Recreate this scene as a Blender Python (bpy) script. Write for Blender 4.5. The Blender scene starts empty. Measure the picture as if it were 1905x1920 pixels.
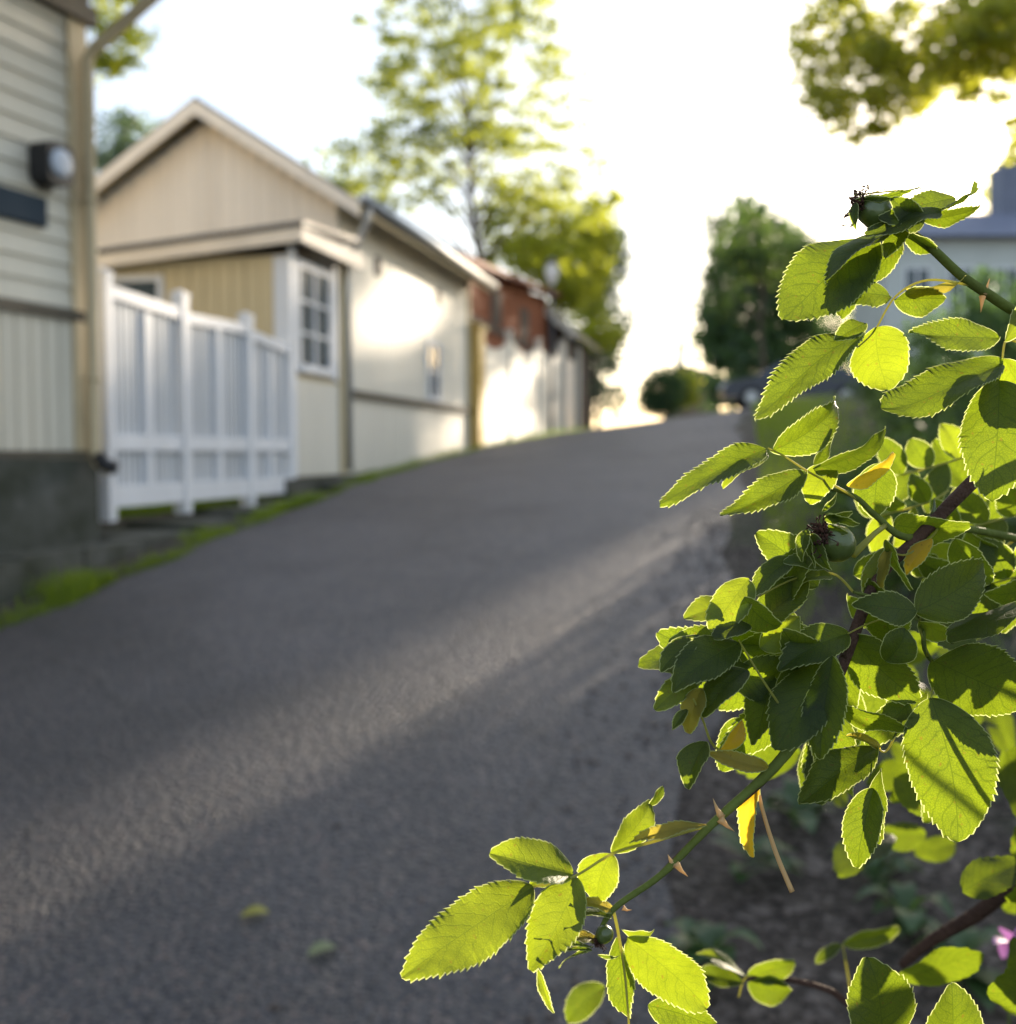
import bpy, math, random
from mathutils import Vector, Matrix
R = math.radians
random.seed(7)
scene = bpy.context.scene
COL = scene.collection
PW, PH, F = 1905.0, 1920.0, 2000.0
HOR = 850.0
PITCH = math.atan((PH/2-HOR)/F)
SUN_AZ, SUN_EL = 31.0, 13.0

# ------------------------------------------------------------------ camera
cam_d = bpy.data.cameras.new('camera'); cam = bpy.data.objects.new('camera', cam_d); COL.objects.link(cam)
cam.location = (0, 0, 0); cam.rotation_euler = (R(90)-PITCH, 0, 0)
cam_d.sensor_fit = 'HORIZONTAL'; cam_d.sensor_width = 36; cam_d.lens = F/PW*36
cam_d.clip_start = 0.02; cam_d.clip_end = 5000
cam_d.dof.use_dof = True; cam_d.dof.focus_distance = 0.372; cam_d.dof.aperture_fstop = 9.8
cam_d.dof.aperture_blades = 0
scene.camera = cam
CM = cam.rotation_euler.to_matrix()

def px(x, y, d):
    """photo pixel at forward depth d -> world point"""
    return CM @ (Vector(((x-PW/2)/F, (PH/2-y)/F, -1.0))*d)

AU = Vector((0.219, 0.9757, 0)); AC = Vector((0.9757, -0.219, 0))
def W(u, v, z): return AU*u + AC*v + Vector((0, 0, z))

# ------------------------------------------------------------------ object helpers
def tag(o, label=None, cat=None, group=None, kind=None):
    if label: o['label'] = label
    if cat: o['category'] = cat
    if group: o['group'] = group
    if kind: o['kind'] = kind
    return o
def empty(name, loc, label, cat, group=None):
    o = bpy.data.objects.new(name, None); COL.objects.link(o); o.location = loc
    o.empty_display_size = 0.2
    return tag(o, label, cat, group)

class MB:
    def __init__(s): s.v = []; s.f = []; s.m = []; s.uv = []; s.uv2 = []
    def quadbox(s, pts, mi=0):
        b = len(s.v); s.v += [Vector(p) for p in pts]
        for f in ((0,3,2,1),(4,5,6,7),(0,1,5,4),(1,2,6,5),(2,3,7,6),(3,0,4,7)):
            s.f.append([b+i for i in f]); s.m.append(mi)
    def ubox(s, u0, u1, v0, v1, z0, z1, mi=0):
        s.quadbox([W(u0,v0,z0),W(u0,v1,z0),W(u1,v1,z0),W(u1,v0,z0),W(u0,v0,z1),W(u0,v1,z1),W(u1,v1,z1),W(u1,v0,z1)], mi)
    def face(s, pts, mi=0):
        b = len(s.v); s.v += [Vector(p) for p in pts]; s.f.append(list(range(b, b+len(pts)))); s.m.append(mi)
    def prism(s, ring, off, mi=0):
        """closed ring of points extruded by vector off"""
        n = len(ring); b = len(s.v); s.v += [Vector(p) for p in ring] + [Vector(p)+off for p in ring]
        s.f.append(list(range(b, b+n))[::-1]); s.f.append(list(range(b+n, b+2*n))); s.m += [mi, mi]
        for i in range(n):
            j = (i+1) % n; s.f.append([b+i, b+j, b+n+j, b+n+i]); s.m.append(mi)
    def tube(s, pts, rad, n=8, mi=0, cap=True):
        pts = [Vector(p) for p in pts]
        if not hasattr(rad, '__len__'): rad = [rad]*len(pts)
        b = len(s.v); prev = None
        for i, p in enumerate(pts):
            t = (pts[min(i+1, len(pts)-1)]-pts[max(i-1, 0)]).normalized()
            if prev is None: x = t.orthogonal().normalized()
            else:
                x = prev - t*prev.dot(t)
                x = x.normalized() if x.length > 1e-6 else t.orthogonal().normalized()
            prev = x; y = t.cross(x)
            for k in range(n):
                a = 2*math.pi*k/n; s.v.append(p + (x*math.cos(a)+y*math.sin(a))*rad[i])
        for i in range(len(pts)-1):
            for k in range(n):
                k2 = (k+1) % n
                s.f.append([b+i*n+k, b+i*n+k2, b+(i+1)*n+k2, b+(i+1)*n+k]); s.m.append(mi)
        if cap:
            s.f.append([b+k for k in range(n)][::-1]); e = b+(len(pts)-1)*n
            s.f.append([e+k for k in range(n)]); s.m += [mi, mi]
    def lathe(s, base, axis, prof, n=12, mi=0, squash=1.0):
        axis = Vector(axis).normalized(); x = axis.orthogonal().normalized(); y = axis.cross(x)
        b = len(s.v)
        for (h, r) in prof:
            for k in range(n):
                a = 2*math.pi*k/n; s.v.append(Vector(base)+axis*h+(x*math.cos(a)+y*math.sin(a)*squash)*max(r, 1e-5))
        for i in range(len(prof)-1):
            for k in range(n):
                k2 = (k+1) % n; s.f.append([b+i*n+k, b+i*n+k2, b+(i+1)*n+k2, b+(i+1)*n+k]); s.m.append(mi)
        s.f.append([b+k for k in range(n)][::-1]); e = b+(len(prof)-1)*n
        s.f.append([e+k for k in range(n)]); s.m += [mi, mi]
    def build(s, name, mats, parent=None, smooth=False, origin=None):
        if not isinstance(mats, (list, tuple)): mats = [mats]
        if origin is None and parent is None and s.v:
            lo = min(p.z for p in s.v); c = sum(s.v, Vector())/len(s.v); origin = Vector((c.x, c.y, lo))
        if parent is not None:
            origin = Vector(); q = parent
            while q is not None: origin += Vector(q.location); q = q.parent
        me = bpy.data.meshes.new(name)
        me.from_pydata([tuple(p-origin) for p in s.v], [], s.f)
        for m in mats: me.materials.append(m)
        me.polygons.foreach_set('material_index', s.m)
        if smooth: me.polygons.foreach_set('use_smooth', [True]*len(s.f))
        for nm, data in (('uv', s.uv), ('uvm', s.uv2)):
            if data:
                l = me.uv_layers.new(name=nm); buf = []
                for p in me.polygons:
                    for li in p.vertices: buf += data[li]
                l.data.foreach_set('uv', buf)
        me.update()
        o = bpy.data.objects.new(name, me); COL.objects.link(o)
        if parent is not None: o.parent = parent
        else: o.location = origin
        return o

# ------------------------------------------------------------------ materials
def newmat(name):
    m = bpy.data.materials.new(name); m.use_nodes = True; nt = m.node_tree; nt.nodes.clear()
    out = nt.nodes.new('ShaderNodeOutputMaterial'); return m, nt, out
def N(nt, typ, **kw):
    n = nt.nodes.new(typ)
    for k, v in kw.items():
        if k.startswith('i_'): n.inputs[k[2:].replace('_', ' ')].default_value = v
        else: setattr(n, k, v)
    return n
def math_n(nt, op, a, b=None, c=None, clamp=False):
    n = nt.nodes.new('ShaderNodeMath'); n.operation = op; n.use_clamp = clamp
    for i, x in enumerate((a, b, c)):
        if x is None: continue
        if isinstance(x, (int, float)): n.inputs[i].default_value = x
        else: nt.links.new(x, n.inputs[i])
    return n.outputs[0]
def mixc(nt, fac, a, b, typ='MIX'):
    n = nt.nodes.new('ShaderNodeMix'); n.data_type = 'RGBA'; n.blend_type = typ
    for i, x in ((0, fac), (6, a), (7, b)):
        if isinstance(x, (int, float)): n.inputs[i].default_value = x
        elif isinstance(x, tuple): n.inputs[i].default_value = (*x[:3], 1)
        else: nt.links.new(x, n.inputs[i])
    return n.outputs[2]
def ramp(nt, fac, stops):
    n = nt.nodes.new('ShaderNodeValToRGB'); e = n.color_ramp.elements
    while len(e) < len(stops): e.new(0.5)
    for k, (p, c) in enumerate(stops): e[k].position = p; e[k].color = (*c, 1) if isinstance(c, tuple) else (c, c, c, 1)
    nt.links.new(fac, n.inputs[0]); return n.outputs[0]
def surf(name, col, rough=0.7, var=0.25, scale=3.0, bump=0.15, bscale=40.0, col2=None, metal=0.0, spec=0.4, streak=False):
    m, nt, out = newmat(name); L = nt.links.new
    tc = N(nt, 'ShaderNodeTexCoord'); pos = tc.outputs['Object']
    if streak:
        mp = N(nt, 'ShaderNodeMapping'); mp.inputs['Scale'].default_value = (1, 1, 0.15); L(pos, mp.inputs[0]); pos2 = mp.outputs[0]
    else: pos2 = pos
    nz = N(nt, 'ShaderNodeTexNoise'); nz.inputs['Scale'].default_value = scale; nz.inputs['Detail'].default_value = 6; nz.inputs['Roughness'].default_value = 0.65; L(pos2, nz.inputs['Vector'])
    dark = tuple(c*(1-var) for c in col); lite = tuple(min(1, c*(1+var*0.5)) for c in col)
    c = ramp(nt, nz.outputs['Fac'], [(0.3, col2 or dark), (0.7, lite)])
    nb = N(nt, 'ShaderNodeTexNoise'); nb.inputs['Scale'].default_value = bscale; nb.inputs['Detail'].default_value = 4; L(pos, nb.inputs['Vector'])
    bp = N(nt, 'ShaderNodeBump'); bp.inputs['Strength'].default_value = bump; bp.inputs['Distance'].default_value = 0.01; L(nb.outputs['Fac'], bp.inputs['Height'])
    pb = N(nt, 'ShaderNodeBsdfPrincipled'); L(c, pb.inputs['Base Color']); pb.inputs['Roughness'].default_value = rough
    pb.inputs['Metallic'].default_value = metal; pb.inputs['Specular IOR Level'].default_value = spec
    L(bp.outputs[0], pb.inputs['Normal']); L(pb.outputs[0], out.inputs[0]); return m

def foliage(name, refl, trans, mixf=0.55, var=0.35, rough=0.5):
    m, nt, out = newmat(name); L = nt.links.new
    g = N(nt, 'ShaderNodeNewGeometry'); nz = N(nt, 'ShaderNodeTexNoise'); nz.inputs['Scale'].default_value = 1.3; L(g.outputs['Position'], nz.inputs['Vector'])
    f = math_n(nt, 'ADD', math_n(nt, 'MULTIPLY', g.outputs['Random Per Island'], 0.5), math_n(nt, 'MULTIPLY', nz.outputs['Fac'], 0.5))
    a = mixc(nt, f, tuple(c*(1-var) for c in refl), tuple(c*(1+var) for c in refl))
    b = mixc(nt, f, tuple(c*(1-var) for c in trans), tuple(c*(1+var) for c in trans))
    pb = N(nt, 'ShaderNodeBsdfPrincipled'); L(a, pb.inputs['Base Color']); pb.inputs['Roughness'].default_value = rough
    tr = N(nt, 'ShaderNodeBsdfTranslucent'); L(b, tr.inputs['Color'])
    mx = N(nt, 'ShaderNodeMixShader'); mx.inputs[0].default_value = mixf; L(pb.outputs[0], mx.inputs[1]); L(tr.outputs[0], mx.inputs[2]); L(mx.outputs[0], out.inputs[0])
    return m

def roseleaf(name, refl, trans, tdark, spot=(0.25, 0.1, 0.02), vein=0.75):
    m, nt, out = newmat(name); L = nt.links.new
    uv = N(nt, 'ShaderNodeUVMap', uv_map='uv'); um = N(nt, 'ShaderNodeUVMap', uv_map='uvm')
    sp = N(nt, 'ShaderNodeSeparateXYZ'); L(uv.outputs[0], sp.inputs[0])
    s_, w_ = sp.outputs[0], sp.outputs[1]
    sm = N(nt, 'ShaderNodeSeparateXYZ'); L(um.outputs[0], sm.inputs[0])
    nw = N(nt, 'ShaderNodeTexNoise'); nw.inputs['Scale'].default_value = 1.6; L(um.outputs[0], nw.inputs['Vector'])
    wob = math_n(nt, 'MULTIPLY', math_n(nt, 'SUBTRACT', nw.outputs['Fac'], 0.5), 0.10)
    aw = math_n(nt, 'ABSOLUTE', math_n(nt, 'MULTIPLY', math_n(nt, 'SUBTRACT', w_, 0.5), 2.0))
    sgn = math_n(nt, 'MULTIPLY', math_n(nt, 'GREATER_THAN', w_, 0.5), 0.5)
    ph = math_n(nt, 'ADD', math_n(nt, 'MULTIPLY', math_n(nt, 'ADD', math_n(nt, 'SUBTRACT', s_, math_n(nt, 'MULTIPLY', math_n(nt, 'POWER', aw, 1.25), 0.26)), wob), 8.5), sgn)
    fr = math_n(nt, 'ABSOLUTE', math_n(nt, 'SUBTRACT', math_n(nt, 'FRACT', ph), 0.5))
    lat = math_n(nt, 'SUBTRACT', 1.0, math_n(nt, 'DIVIDE', fr, 0.085), clamp=True)
    mid = math_n(nt, 'SUBTRACT', 1.0, math_n(nt, 'DIVIDE', math_n(nt, 'ABSOLUTE', sm.outputs[1]), 0.055), clamp=True)
    vo = N(nt, 'ShaderNodeTexVoronoi', feature='DISTANCE_TO_EDGE'); vo.inputs['Scale'].default_value = 6.5; L(um.outputs[0], vo.inputs['Vector'])
    ret = math_n(nt, 'SUBTRACT', 1.0, math_n(nt, 'DIVIDE', vo.outputs['Distance'], 0.10), clamp=True)
    allv = math_n(nt, 'MAXIMUM', math_n(nt, 'MAXIMUM', math_n(nt, 'MULTIPLY', lat, 0.85), mid), math_n(nt, 'MULTIPLY', ret, 0.8))
    oi = N(nt, 'ShaderNodeObjectInfo')
    n2 = N(nt, 'ShaderNodeTexNoise'); n2.inputs['Scale'].default_value = 0.9; n2.inputs['Detail'].default_value = 5; L(um.outputs[0], n2.inputs['Vector'])
    blot = math_n(nt, 'MULTIPLY', math_n(nt, 'ADD', math_n(nt, 'MULTIPLY', oi.outputs['Random'], 0.7), math_n(nt, 'MULTIPLY', math_n(nt, 'SUBTRACT', n2.outputs['Fac'], 0.3), 2.0)), 0.62, clamp=True)
    tcol = mixc(nt, blot, trans, tuple(a*0.5+b*0.5 for a, b in zip(trans, tdark)))
    tcol = mixc(nt, math_n(nt, 'MULTIPLY', allv, vein), tcol, tdark)
    n3 = N(nt, 'ShaderNodeTexNoise'); n3.inputs['Scale'].default_value = 2.3; n3.inputs['Detail'].default_value = 3; L(um.outputs[0], n3.inputs['Vector'])
    sm_ = math_n(nt, 'MULTIPLY', math_n(nt, 'SUBTRACT', n3.outputs['Fac'], 0.645), 9.0, clamp=True)
    tcol = mixc(nt, math_n(nt, 'MULTIPLY', sm_, 0.6), tcol, spot)
    rcol = mixc(nt, math_n(nt, 'MULTIPLY', allv, 0.35), refl, tuple(min(1, c*2.2) for c in refl))
    hgt = math_n(nt, 'SUBTRACT', math_n(nt, 'MULTIPLY', vo.outputs['Distance'], 1.0), math_n(nt, 'MULTIPLY', math_n(nt, 'MAXIMUM', lat, mid), 0.5))
    bp = N(nt, 'ShaderNodeBump'); bp.inputs['Strength'].default_value = 0.35; bp.inputs['Distance'].default_value = 0.0004; L(hgt, bp.inputs['Height'])
    pb = N(nt, 'ShaderNodeBsdfPrincipled'); L(rcol, pb.inputs['Base Color']); pb.inputs['Roughness'].default_value = 0.48; L(bp.outputs[0], pb.inputs['Normal'])
    pb.inputs['Specular IOR Level'].default_value = 0.38
    tr = N(nt, 'ShaderNodeBsdfTranslucent'); L(tcol, tr.inputs['Color']); L(bp.outputs[0], tr.inputs['Normal'])
    mx = N(nt, 'ShaderNodeMixShader'); mx.inputs[0].default_value = 0.62; L(pb.outputs[0], mx.inputs[1]); L(tr.outputs[0], mx.inputs[2]); L(mx.outputs[0], out.inputs[0])
    return m

M = {}
M['siding'] = surf('pale_grey_green_paint', (0.64, 0.60, 0.49), 0.55, 0.15, 2.5, 0.2, 30, streak=True)
M['beige'] = surf('beige_trim_paint', (0.52, 0.43, 0.27), 0.55, 0.2, 2.5, 0.15)
M['darktrim'] = surf('weathered_dark_trim', (0.10, 0.085, 0.06), 0.7, 0.3, 4)
M['stone'] = surf('dark_granite', (0.085, 0.085, 0.075), 0.9, 0.65, 3.2, 1.0, 9, col2=(0.03, 0.035, 0.02))
M['cream'] = surf('cream_board_paint', (0.86, 0.75, 0.61), 0.6, 0.14, 2.0, 0.15, streak=True)
M['creamwhite'] = surf('off_white_board_paint', (0.68, 0.65, 0.56), 0.6, 0.12, 2.0, 0.15, streak=True)
M['yellowbeige'] = surf('yellow_beige_board_paint', (0.64, 0.53, 0.32), 0.6, 0.15, 2.0, 0.15, streak=True)
M['white'] = surf('white_fence_paint', (0.73, 0.74, 0.76), 0.6, 0.10, 4.0, 0.1, streak=True)
M['panel'] = surf('greyish_white_fence_boards', (0.55, 0.57, 0.59), 0.7, 0.12, 4.0, 0.1, streak=True)
M['ochre'] = surf('ochre_paint', (0.55, 0.36, 0.08), 0.6, 0.15, 2.0, 0.15)
M['red'] = surf('red_ochre_boards', (0.28, 0.09, 0.035), 0.9, 0.25, 2.0, 0.3, streak=True)
M['redroof'] = surf('red_tile_roof', (0.25, 0.09, 0.05), 0.8, 0.3, 3.0, 0.5)
M['roof'] = surf('dark_metal_roof', (0.075, 0.075, 0.08), 0.5, 0.25, 2.0, 0.1)
M['brown'] = surf('dark_brown_boards', (0.06, 0.04, 0.03), 0.8, 0.3, 2.0, 0.2)
M['metal'] = surf('galvanised_metal', (0.45, 0.46, 0.47), 0.4, 0.15, 5.0, 0.05, metal=0.6)
M['glass'] = surf('window_glass', (0.045, 0.065, 0.075), 0.12, 0.2, 1.0, 0.0, spec=0.5)
M['black'] = surf('black_plastic', (0.02, 0.02, 0.022), 0.5, 0.2)
M['slate'] = surf('slate_blue_plate', (0.04, 0.055, 0.07), 0.9, 0.15, spec=0.08)
M['face'] = surf('frosted_lamp_cover', (0.46, 0.51, 0.58), 0.5, 0.08, spec=0.2)
M['paleblue'] = surf('pale_stucco', (0.50, 0.53, 0.50), 0.8, 0.1, 1.0)
M['blueroof'] = surf('blue_grey_roof', (0.14, 0.16, 0.22), 0.6, 0.15)
M['carpaint'] = surf('dark_blue_car_paint', (0.012, 0.02, 0.045), 0.3, 0.1, 1.0, 0.0, spec=0.6)
M['tyre'] = surf('tyre_rubber', (0.02, 0.02, 0.02), 0.9, 0.1)
M['bark'] = surf('grey_brown_bark', (0.11, 0.085, 0.06), 0.9, 0.4, 6.0, 0.8, 18)
M['tree_lime'] = foliage('sunlit_lime_foliage', (0.10, 0.13, 0.02), (0.56, 0.60, 0.04), 0.6)
M['tree_air'] = foliage('airy_maple_foliage', (0.08, 0.12, 0.03), (0.44, 0.49, 0.05), 0.57)
M['tree_blue'] = foliage('cool_green_foliage', (0.06, 0.10, 0.055), (0.16, 0.24, 0.10), 0.45)
M['tree_dark'] = foliage('dark_green_foliage', (0.035, 0.07, 0.03), (0.12, 0.22, 0.05), 0.48)
M['tree_linden'] = foliage('linden_foliage', (0.05, 0.07, 0.02), (0.60, 0.62, 0.05), 0.62)
M['shrub'] = foliage('roadside_shrub_foliage', (0.05, 0.09, 0.03), (0.13, 0.21, 0.03), 0.45)
M['weed'] = foliage('weed_leaf', (0.05, 0.10, 0.035), (0.14, 0.24, 0.04), 0.45, rough=0.4)
M['grass'] = foliage('verge_grass', (0.10, 0.16, 0.015), (0.30, 0.42, 0.02), 0.5)
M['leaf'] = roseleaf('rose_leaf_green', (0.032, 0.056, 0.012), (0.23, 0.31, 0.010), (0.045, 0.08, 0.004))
M['leaf_l'] = roseleaf('sunlit_rose_leaf_lime', (0.050, 0.085, 0.022), (0.34, 0.42, 0.013), (0.09, 0.14, 0.005), vein=0.5)  # lighter copy of the rose leaf, sunlight put into its colour
M['leaf_d'] = roseleaf('shaded_rose_leaf_dark', (0.020, 0.036, 0.010), (0.20, 0.27, 0.010), (0.05, 0.09, 0.004))  # darker copy of the rose leaf, shade put into its colour
M['leaf_y'] = roseleaf('yellowed_rose_leaf', (0.30, 0.20, 0.02), (0.98, 0.70, 0.03), (0.75, 0.42, 0.02), vein=0.35)
M['leaf_o'] = roseleaf('olive_stipule', (0.16, 0.15, 0.03), (0.60, 0.50, 0.06), (0.35, 0.26, 0.03), vein=0.25)
M['margin'] = foliage('downy_leaf_margin', (0.30, 0.35, 0.14), (0.60, 0.66, 0.26), 0.6, 0.05)
M['stem_g'] = surf('green_rose_cane', (0.10, 0.13, 0.03), 0.85, 0.3, 60, 0.2, 400, spec=0.1)
M['stem_b'] = surf('brown_rose_cane', (0.07, 0.04, 0.03), 0.8, 0.4, 60, 0.6, 300, spec=0.15)
M['stem_p'] = foliage('pale_downy_leafstalk', (0.20, 0.24, 0.06), (0.75, 0.70, 0.22), 0.55, 0.15)
M['thorn'] = foliage('straw_thorn', (0.50, 0.36, 0.18), (0.85, 0.60, 0.28), 0.4, 0.1)
M['hip'] = surf('unripe_green_hip', (0.06, 0.09, 0.02), 0.3, 0.35, 90, 0.1, 300, spec=0.6)
M['calyx'] = surf('withered_brown_calyx', (0.06, 0.022, 0.012), 0.9, 0.5, 200, 0.5, 600)
M['lantern'] = foliage('opal_glass', (0.8, 0.8, 0.8), (0.9, 0.9, 0.88), 0.6, 0.02)
M['petal'] = foliage('mauve_petal', (0.50, 0.22, 0.55), (0.50, 0.2, 0.5), 0.4, 0.15)
M['fallen'] = foliage('fallen_leaf_yellow', (0.32, 0.30, 0.05), (0.4, 0.35, 0.05), 0.3, 0.2)
M['fallen_g'] = foliage('fallen_leaf_grey_green', (0.20, 0.23, 0.11), (0.2, 0.24, 0.08), 0.3, 0.2)
M['pebble'] = foliage('mixed_gravel', (0.08, 0.062, 0.05), (0.02, 0.02, 0.02), 0.02, 0.6, 0.8)

def asphalt():
    m, nt, out = newmat('worn_asphalt'); L = nt.links.new
    tc = N(nt, 'ShaderNodeTexCoord'); pos = tc.outputs['Object']
    v = N(nt, 'ShaderNodeTexVoronoi'); v.inputs['Scale'].default_value = 85; L(pos, v.inputs['Vector'])
    v2 = N(nt, 'ShaderNodeTexVoronoi'); v2.inputs['Scale'].default_value = 48; L(pos, v2.inputs['Vector'])
    sx = N(nt, 'ShaderNodeSeparateColor'); L(v.outputs['Color'], sx.inputs[0])
    sx2 = N(nt, 'ShaderNodeSeparateColor'); L(v2.outputs['Color'], sx2.inputs[0])
    c = ramp(nt, sx.outputs[0], [(0.0, (0.055, 0.055, 0.063)), (0.5, (0.080, 0.078, 0.088)), (0.85, (0.125, 0.117, 0.117)), (1.0, (0.24, 0.18, 0.16))])
    c = mixc(nt, ramp(nt, sx2.outputs[1], [(0.84, 0.0), (0.96, 0.4)]), c, (0.20, 0.18, 0.16))
    nz = N(nt, 'ShaderNodeTexNoise'); nz.inputs['Scale'].default_value = 1.1; nz.inputs['Detail'].default_value = 8; nz.inputs['Roughness'].default_value = 0.7; L(pos, nz.inputs['Vector'])
    c = mixc(nt, 1.0, c, ramp(nt, nz.outputs['Fac'], [(0.3, 0.62), (0.7, 1.0)]), 'MULTIPLY')
    nq = N(nt, 'ShaderNodeTexNoise'); nq.inputs['Scale'].default_value = 0.35; nq.inputs['Detail'].default_value = 3; L(pos, nq.inputs['Vector'])
    c = mixc(nt, 1.0, c, ramp(nt, nq.outputs['Fac'], [(0.42, 0.8), (0.47, 1.0), (0.6, 1.0), (0.63, 1.12)]), 'MULTIPLY')
    ck = N(nt, 'ShaderNodeTexVoronoi', feature='DISTANCE_TO_EDGE'); ck.inputs['Scale'].default_value = 0.55
    wp = N(nt, 'ShaderNodeVectorMath', operation='MULTIPLY_ADD'); L(nz.outputs['Color'], wp.inputs[0]); wp.inputs[1].default_value = (.5, .5, .5); L(pos, wp.inputs[2]); L(wp.outputs[0], ck.inputs['Vector'])
    c = mixc(nt, ramp(nt, ck.outputs['Distance'], [(0.0, 0.75), (0.006, 0.0)]), c, (0.02, 0.02, 0.02))
    h = math_n(nt, 'ADD', math_n(nt, 'MULTIPLY', v.outputs['Distance'], -0.6), math_n(nt, 'MULTIPLY', v2.outputs['Distance'], -0.9))
    bp = N(nt, 'ShaderNodeBump'); bp.inputs['Strength'].default_value = 1.0; bp.inputs['Distance'].default_value = 0.017; L(h, bp.inputs['Height'])
    pb = N(nt, 'ShaderNodeBsdfPrincipled'); L(c, pb.inputs['Base Color']); pb.inputs['Roughness'].default_value = 0.62
    pb.inputs['Specular IOR Level'].default_value = 0.5
    L(bp.outputs[0], pb.inputs['Normal']); L(pb.outputs[0], out.inputs[0]); return m
def soil():
    m, nt, out = newmat('soil_gravel_and_moss'); L = nt.links.new
    tc = N(nt, 'ShaderNodeTexCoord'); pos = tc.outputs['Object']
    n1 = N(nt, 'ShaderNodeTexNoise'); n1.inputs['Scale'].default_value = 0.8; n1.inputs['Detail'].default_value = 9; n1.inputs['Roughness'].default_value = 0.7; L(pos, n1.inputs['Vector'])
    v = N(nt, 'ShaderNodeTexVoronoi'); v.inputs['Scale'].default_value = 40; L(pos, v.inputs['Vector'])
    sx = N(nt, 'ShaderNodeSeparateColor'); L(v.outputs['Color'], sx.inputs[0])
    c = ramp(nt, sx.outputs[0], [(0.0, (0.018, 0.013, 0.009)), (0.6, (0.038, 0.029, 0.021)), (1.0, (0.12, 0.10, 0.085))])
    c = mixc(nt, ramp(nt, n1.outputs['Fac'], [(0.48, 0.0), (0.60, 0.75)]), c, (0.035, 0.05, 0.012))
    bp = N(nt, 'ShaderNodeBump'); bp.inputs['Strength'].default_value = 0.9; bp.inputs['Distance'].default_value = 0.02; L(v.outputs['Distance'], bp.inputs['Height'])
    pb = N(nt, 'ShaderNodeBsdfPrincipled'); L(c, pb.inputs['Base Color']); pb.inputs['Roughness'].default_value = 0.9
    L(bp.outputs[0], pb.inputs['Normal']); L(pb.outputs[0], out.inputs[0]); return m
M['asphalt'] = asphalt(); M['soil'] = soil()

# ------------------------------------------------------------------ terrain
def interp(tab, x):
    if x <= tab[0][0]: return tab[0][1]
    for (a, ya), (b, yb) in zip(tab, tab[1:]):
        if x <= b:
            return ya+(yb-ya)*(x-a)/(b-a)
    return tab[-1][1]
TP = [(-60,-7),(-20,-3.6),(0,-1.52),(2.5,-1.235),(4.85,-0.945),(6.6,-0.72),(8.43,-0.498),(10.3,-0.31),(12.4,-0.13),(15,0.05),(18,0.22),(21,0.37),(24,0.486),(27,0.58),(30,0.62),(33,0.62),(37,0.5),(45,-0.1),(60,-1.6),(120,-6),(900,-25)]
TB = [(-60,-6.8),(-20,-3.4),(0,-1.5),(5,-0.90),(7,-0.66),(10.25,-0.52),(11.8,-0.33),(14,-0.2),(17.3,-0.05),(21,0.2),(26.5,0.45),(31,0.58),(33,0.58),(37,0.47),(45,-0.1),(60,-1.6),(120,-6),(900,-25)]
TC = [(-60,0.03),(0,0.06),(8,0.065),(14,0.09),(22,0.125),(34,0.135),(45,0.13),(80,0.05),(200,0.0)]
def zt(u, v):
    p = interp(TP, u)
    if v <= -4.5: return interp(TB, u)
    if v <= -3.8:
        k = (-3.8-v)/0.7; return p*(1-k)+interp(TB, u)*k
    return p + interp(TC, u)*(min(v, 12)+3.8)
def gz(p):
    """terrain height under a world point"""
    return zt(p.x*0.219+p.y*0.9757, p.x*0.9757-p.y*0.219)
ul = [-60,-40,-25,-15,-10,-6,-4,-2]+[i*0.5 for i in range(0, 84)]+[42,45,50,55,60,75,90,120,180,300,500,900]
vl = [-600,-250,-100,-50,-30,-20,-12,-8,-6,-5,-4.5,-4.15,-3.8,-3,-2,-1,0,1,2,3,4,6,8,12,20,35,60,120,300,700]
g = MB()
for u in ul:
    for v in vl: g.v.append(W(u, v, zt(u, v)))
for i in range(len(ul)-1):
    for j in range(len(vl)-1):
        a = i*len(vl)+j; g.f.append([a, a+1, a+len(vl)+1, a+len(vl)]); g.m.append(0)
tag(g.build('ground', M['soil'], smooth=True, origin=Vector()), kind='structure')
rd = MB(); rl = [u for u in ul if -16 < u < 46]
def redge(u): return -0.10 + .05*math.sin(u*9.3)*math.sin(u*3.7) + (0 if u < 19 else (u-19)*0.9 if u < 29 else 9.0) + 0.05*math.sin(u*1.7) + 0.03*math.sin(u*4.1)
for u in rl:
    r_ = redge(u)
    l_ = -3.8+0.05*math.sin(u*2.3)+0.04*math.sin(u*5.9+1)+0.03*math.sin(u*11.3)
    for k in range(13):
        v = l_+(r_-l_)*k/12; rd.v.append(W(u, v, zt(u, max(v, -3.8))+0.014))
for i in range(len(rl)-1):
    for j in range(12):
        a = i*13+j; rd.f.append([a, a+1, a+14, a+13]); rd.m.append(0)
tag(rd.build('road', M['asphalt'], smooth=True, origin=Vector()), kind='structure')

# ------------------------------------------------------------------ left house
def win_u(parent, u, v, z0, z1, uw, frame_m, muntins_h=2, muntins_v=1, proud=0.03, fw=0.06):
    """window on a wall whose normal is +v: u centre, width uw"""
    f = MB(); a, b = u-uw/2, u+uw/2
    f.ubox(a-fw, a, v-0.01, v+proud, z0-fw, z1+fw); f.ubox(b, b+fw, v-0.01, v+proud, z0-fw, z1+fw)
    f.ubox(a, b, v-0.01, v+proud, z1, z1+fw); f.ubox(a, b, v-0.01, v+proud+0.03, z0-fw, z0)
    for k in range(1, muntins_h+1):
        z = z0+(z1-z0)*k/(muntins_h+1); f.ubox(a, b, v-0.008, v+proud-0.006, z-0.015, z+0.015)
    for k in range(1, muntins_v+1):
        c = a+(b-a)*k/(muntins_v+1); f.ubox(c-0.02, c+0.02, v-0.006, v+proud-0.003, z0, z1)
    w = f.build('window', frame_m, parent)
    p = MB(); p.ubox(a, b, v-0.02, v+0.004, z0, z1)
    q = p.build('pane', M['glass'], w); q.parent = w
    return w

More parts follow.
